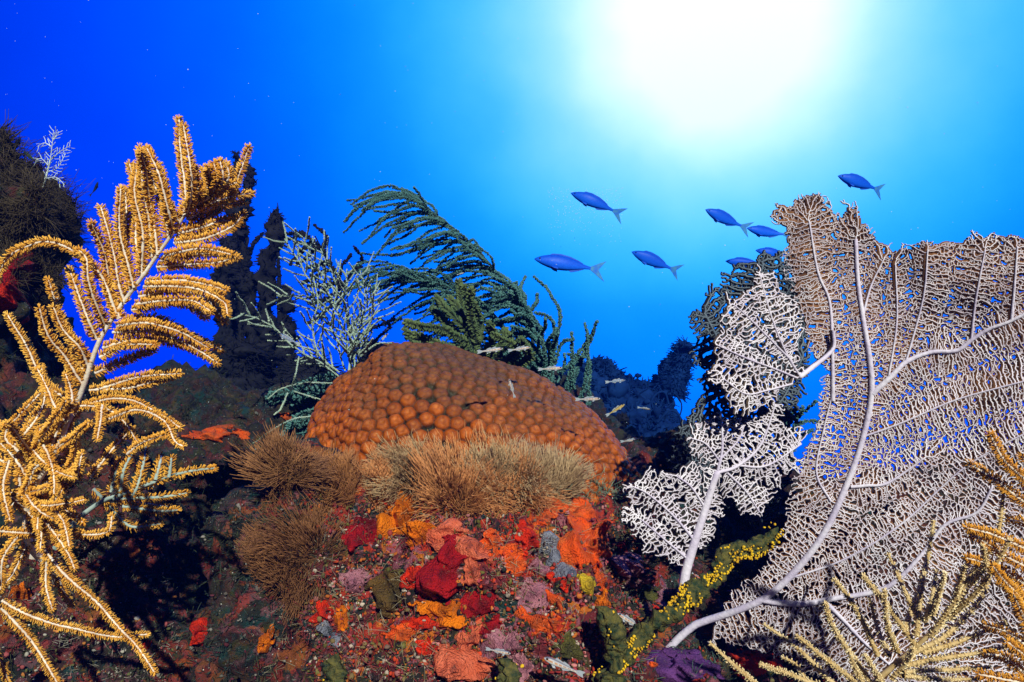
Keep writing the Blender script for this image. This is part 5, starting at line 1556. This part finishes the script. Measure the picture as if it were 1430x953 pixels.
def pose_fish(o, head, tail, length, total, yaw=0.0, roll=0.0):
    """put a fish with its nose seen at head and the end of its tail at tail, at its true length"""
    hx, hy = head; tx, ty = tail
    lp = math.hypot(tx - hx, ty - hy)
    d = length * F / lp * math.cos(yaw)
    h3 = at(hx, hy, d)
    t3 = at(tx, ty, d + length * math.sin(yaw))
    x = unit(t3 - h3)
    y = unit(np.cross(np.array([0, 0, 1.0]), x))
    z = np.cross(x, y)
    s = np.linalg.norm(t3 - h3) / total
    o.location = h3
    m = Matrix(((x[0], y[0], z[0]), (x[1], y[1], z[1]), (x[2], y[2], z[2])))
    o.rotation_euler = (m @ Matrix.Rotation(roll, 3, 'X')).to_euler()
    o.scale = (s, s, s)

def wr_col(x, v):
    b = np.array([.75, .8, .9]) * (1 - v) * 1.5 + np.array([.55, .5, .7]) * v
    if .52 < v < .62: b = b * .6
    return b
WP = [(0, .005, -.005, .004), (.05, .045, -.035, .03), (.14, .088, -.078, .058), (.28, .130, -.122, .078), (.42, .145, -.140, .082), (.58, .130, -.128, .07), (.74, .090, -.088, .045), (.88, .042, -.042, .022), (1, .026, -.026, .012)]
wr_tail = [(.97, .02), (1.06, .07), (1.16, .14), (1.27, .20), (1.24, .165), (1.17, .08), (1.12, .0), (1.17, -.08), (1.24, -.165), (1.27, -.20), (1.16, -.14), (1.06, -.07), (.97, -.02)]
wr_dors = [(.24, .11), (.30, .155), (.45, .17), (.62, .150), (.76, .105), (.86, .06), (.80, .06), (.6, .10), (.4, .12)]
wr_anal = [(.60, -.11), (.66, -.145), (.78, -.10), (.88, -.05), (.80, -.06), (.68, -.09)]
wr_pel = [(.30, -.105), (.36, -.138), (.43, -.150), (.42, -.112)]
wr0 = make_fish('blue_fish', 'fish', WP, wr_col, M['wrasse'], M['wrasse fin'], M['tail fin'], wr_tail, wr_dors, wr_anal, wr_pel, (.095, .042, .018), .016, M['eye black'], 'blue fish schooling in open water')
def bend(o, k, sq=1.0):
    """curve one fish's spine sideways; its meshes become its own"""
    for ch in o.children:
        ch.data = ch.data.copy()
        n = len(ch.data.vertices)
        a = np.zeros(n * 3, np.float32); ch.data.vertices.foreach_get('co', a); a = a.reshape(-1, 3)
        a[:, 1] += k * np.maximum(a[:, 0] - .35, 0) ** 2
        a[:, 2] *= sq
        ch.data.vertices.foreach_set('co', a.ravel()); ch.data.update()
W = [((797, 270), (873, 298), 'blue fish with thin bubbles around it, topmost of the open water trio', 0), ((746, 362), (847, 377), 'largest blue fish, wide tail spread, swimming above sea rod tips', 0), ((882, 352), (951, 381), 'blue fish between the largest blue fish and slate sea fan', .15), ((985, 293), (1046, 322), 'blue fish touching noses to tail with next fish beside broad fan top', .1),
     ((1043, 319), (1104, 332), 'blue fish partly hidden by upper left tip of broad fan', .1), ((1013, 365), (1076, 371), 'blue fish half behind crown of slate sea fan, lower of two', 0), ((1055, 350), (1112, 358), 'blue fish wedged between broad fan edge and slate fan crown', 0), ((1170, 246), (1238, 267), 'lone blue fish swimming above top edge of broad sea fan', .2)]
fish_list = []
for i, (hd, tl, lb, yw) in enumerate(W):
    o = wr0 if i == 0 else copy_tree(wr0)
    o['label'] = lb
    pose_fish(o, hd, tl, .25, 1.27, yw + R.uniform(-.22, .22), R.uniform(-.18, .18))
    fish_list.append(o)
for o in fish_list:
    bend(o, R.uniform(-.35, .35), R.uniform(.92, 1.06))

def gb_col(x, v):
    b = np.array([.62, .60, .66])
    if .42 < v < .66 and x > .05: b = np.array([.75, .30, .06]) if x < .55 else np.array([.55, .28, .12])
    if .42 < v < .66 and int(x * 22) % 3 == 0 and x > .2: b = np.array([.9, .86, .8])
    if v > .85: b = np.array([.22, .22, .28])
    if v < .3: b = np.array([.80, .78, .80])
    return b * .72
GP = [(0, .02, -.02, .02), (.05, .055, -.05, .045), (.14, .085, -.08, .065), (.28, .092, -.095, .066), (.45, .082, -.085, .055), (.65, .060, -.062, .038), (.85, .04, -.04, .022), (1, .032, -.032, .012)]
gb_tail = [(.97, .03), (1.08, .075), (1.24, .085), (1.19, 0), (1.24, -.085), (1.08, -.075), (.97, -.03)]
gb_d = [(.30, .085), (.34, .15), (.44, .12), (.52, .085), (.58, .13), (.74, .09), (.80, .045), (.6, .06)]
gb_a = [(.55, -.07), (.62, -.12), (.78, -.07), (.82, -.04)]
gb_p = [(.26, -.08), (.32, -.13), (.40, -.12), (.36, -.08)]
gb0 = make_fish('goby', 'small fish', GP, gb_col, M['goby'], M['goby fin'], M['goby fin'], gb_tail, gb_d, gb_a, gb_p, (.085, .058, .028), .034, M['eye black'], 'small pale gobies hovering over the reef')
G = [((702, 487), (666, 492), 'pale goby with orange flank over the crest of star coral'), ((741, 485), (709, 490), 'pale goby right of orange flanked one above star coral crest'), ((671, 487), (655, 494), 'dim little goby almost hidden behind orange flanked one'), ((785, 514), (751, 516), 'pale goby level above right shoulder of star coral'),
     ((788, 544), (762, 553), 'plump pale goby facing sea rod base'), ((838, 557), (803, 558), 'orange striped goby before sea rod base'), ((873, 531), (845, 534), 'bluish goby before far sponge block'), ((711, 530), (719, 556), 'goby hanging head up against star coral polyps'), ((737, 527), (712, 519), 'dim blue goby slanting above star coral slope'),
     ((732, 415), (713, 428), 'little pale goby beside bushy dark sea plume'), ((892, 614), (866, 617), 'orange headed goby low over far reef slope'), ((872, 565), (846, 581), 'yellowish goby slanting up before leaning sponge log'), ((713, 913), (678, 906), 'striped goby resting at mound foot near salmon crust'), ((760, 919), (816, 943), 'striped goby heading up from mound foot toward salmon crust'),
     ((862, 857), (900, 880), 'orange goby in hollow behind green finger sponge'), ((388, 466), (420, 482), 'bluish goby among pale slender gorgonian twigs'), ((542, 466), (528, 480), 'tiny pale goby beside slender gorgonian twig tips'), ((908, 572), (890, 569), 'faint small goby in far reef gloom'), ((648, 381), (638, 384), 'tiny goby within teal sea plume branches'), ((978, 808), (966, 800), 'tiny reddish goby perched behind speckled rope sponge')]
for i, (hd, tl, lb) in enumerate(G):
    o = gb0 if i == 0 else copy_tree(gb0)
    o['label'] = lb
    for word, key in (('reddish', 'reddish goby'), ('yellowish', 'yellowish goby'), ('bluish', 'bluish goby'), ('dim', 'bluish goby')):
        if word in lb.split():
            for ch in o.children:
                if ch.name.startswith('body'):
                    ch.material_slots[0].link = 'OBJECT'
                    ch.material_slots[0].material = M[key]
    ln = math.hypot(hd[0] - tl[0], hd[1] - tl[1])
    dd = {12: .64, 13: .63, 14: .70, 7: .73, 19: .69, 18: 1.4}.get(i)
    pose_fish(o, hd, tl, (ln * dd / F) if dd else (.034 if ln > 20 else .026), 1.24, R.uniform(-.2, .2))
DF = [('dark_fish', 'small dark fish swimming upright near golden plume tip', (137, 254), (129, 276), 'dark fish'), ('green_fish', 'small green fish beside curled golden plume branch', (90, 317), (101, 331), 'green fish'), ('green_fish', 'slim green fish diving toward hydroid sprig', (32, 211), (52, 228), 'green fish'), ('dark_fish', 'slim dark fish rising from rock pillar crown', (29, 192), (13, 220), 'dark fish')]
for nm, lb, hd, tl, mm in DF:
    o = copy_tree(wr0)
    o.name = nm; o['label'] = lb
    o['group'] = 'little fish near the rock pillar'
    for ch in o.children:
        ch.data = ch.data.copy()
        ch.data.materials.clear(); ch.data.materials.append(M[mm])
    pose_fish(o, hd, tl, .05, 1.27, .2)

# fine bubbles trailing in open water
mb = MB()
r = rng(77)
V, Fs = ICO[1]
for k in range(420):
    x = r.uniform(765, 870); y = 262 + abs(r.normal(0, 38))
    if y > 350: continue
    mb.add(V * r.uniform(.0008, .0017) + at(x, y, 3.15 + r.normal(0, .08)), Fs)
tag(mb.build('bubbles', M['bubble']), 'cloud of fine bubbles in open water', 'bubbles', kind='stuff')
mb = MB()
for k in range(420):
    d = r.uniform(.55, 2.6)
    mb.add(V * r.uniform(.00035, .0007) * d ** .6 + at(r.uniform(-60, 1490), r.uniform(-40, 900), d), Fs)
tag(mb.build('marine_snow', M['bubble']), 'fine pale specks drifting in the water', 'particles', kind='stuff')
print('objects', len(bpy.data.objects), 'verts', sum(len(m.vertices) for m in bpy.data.meshes))
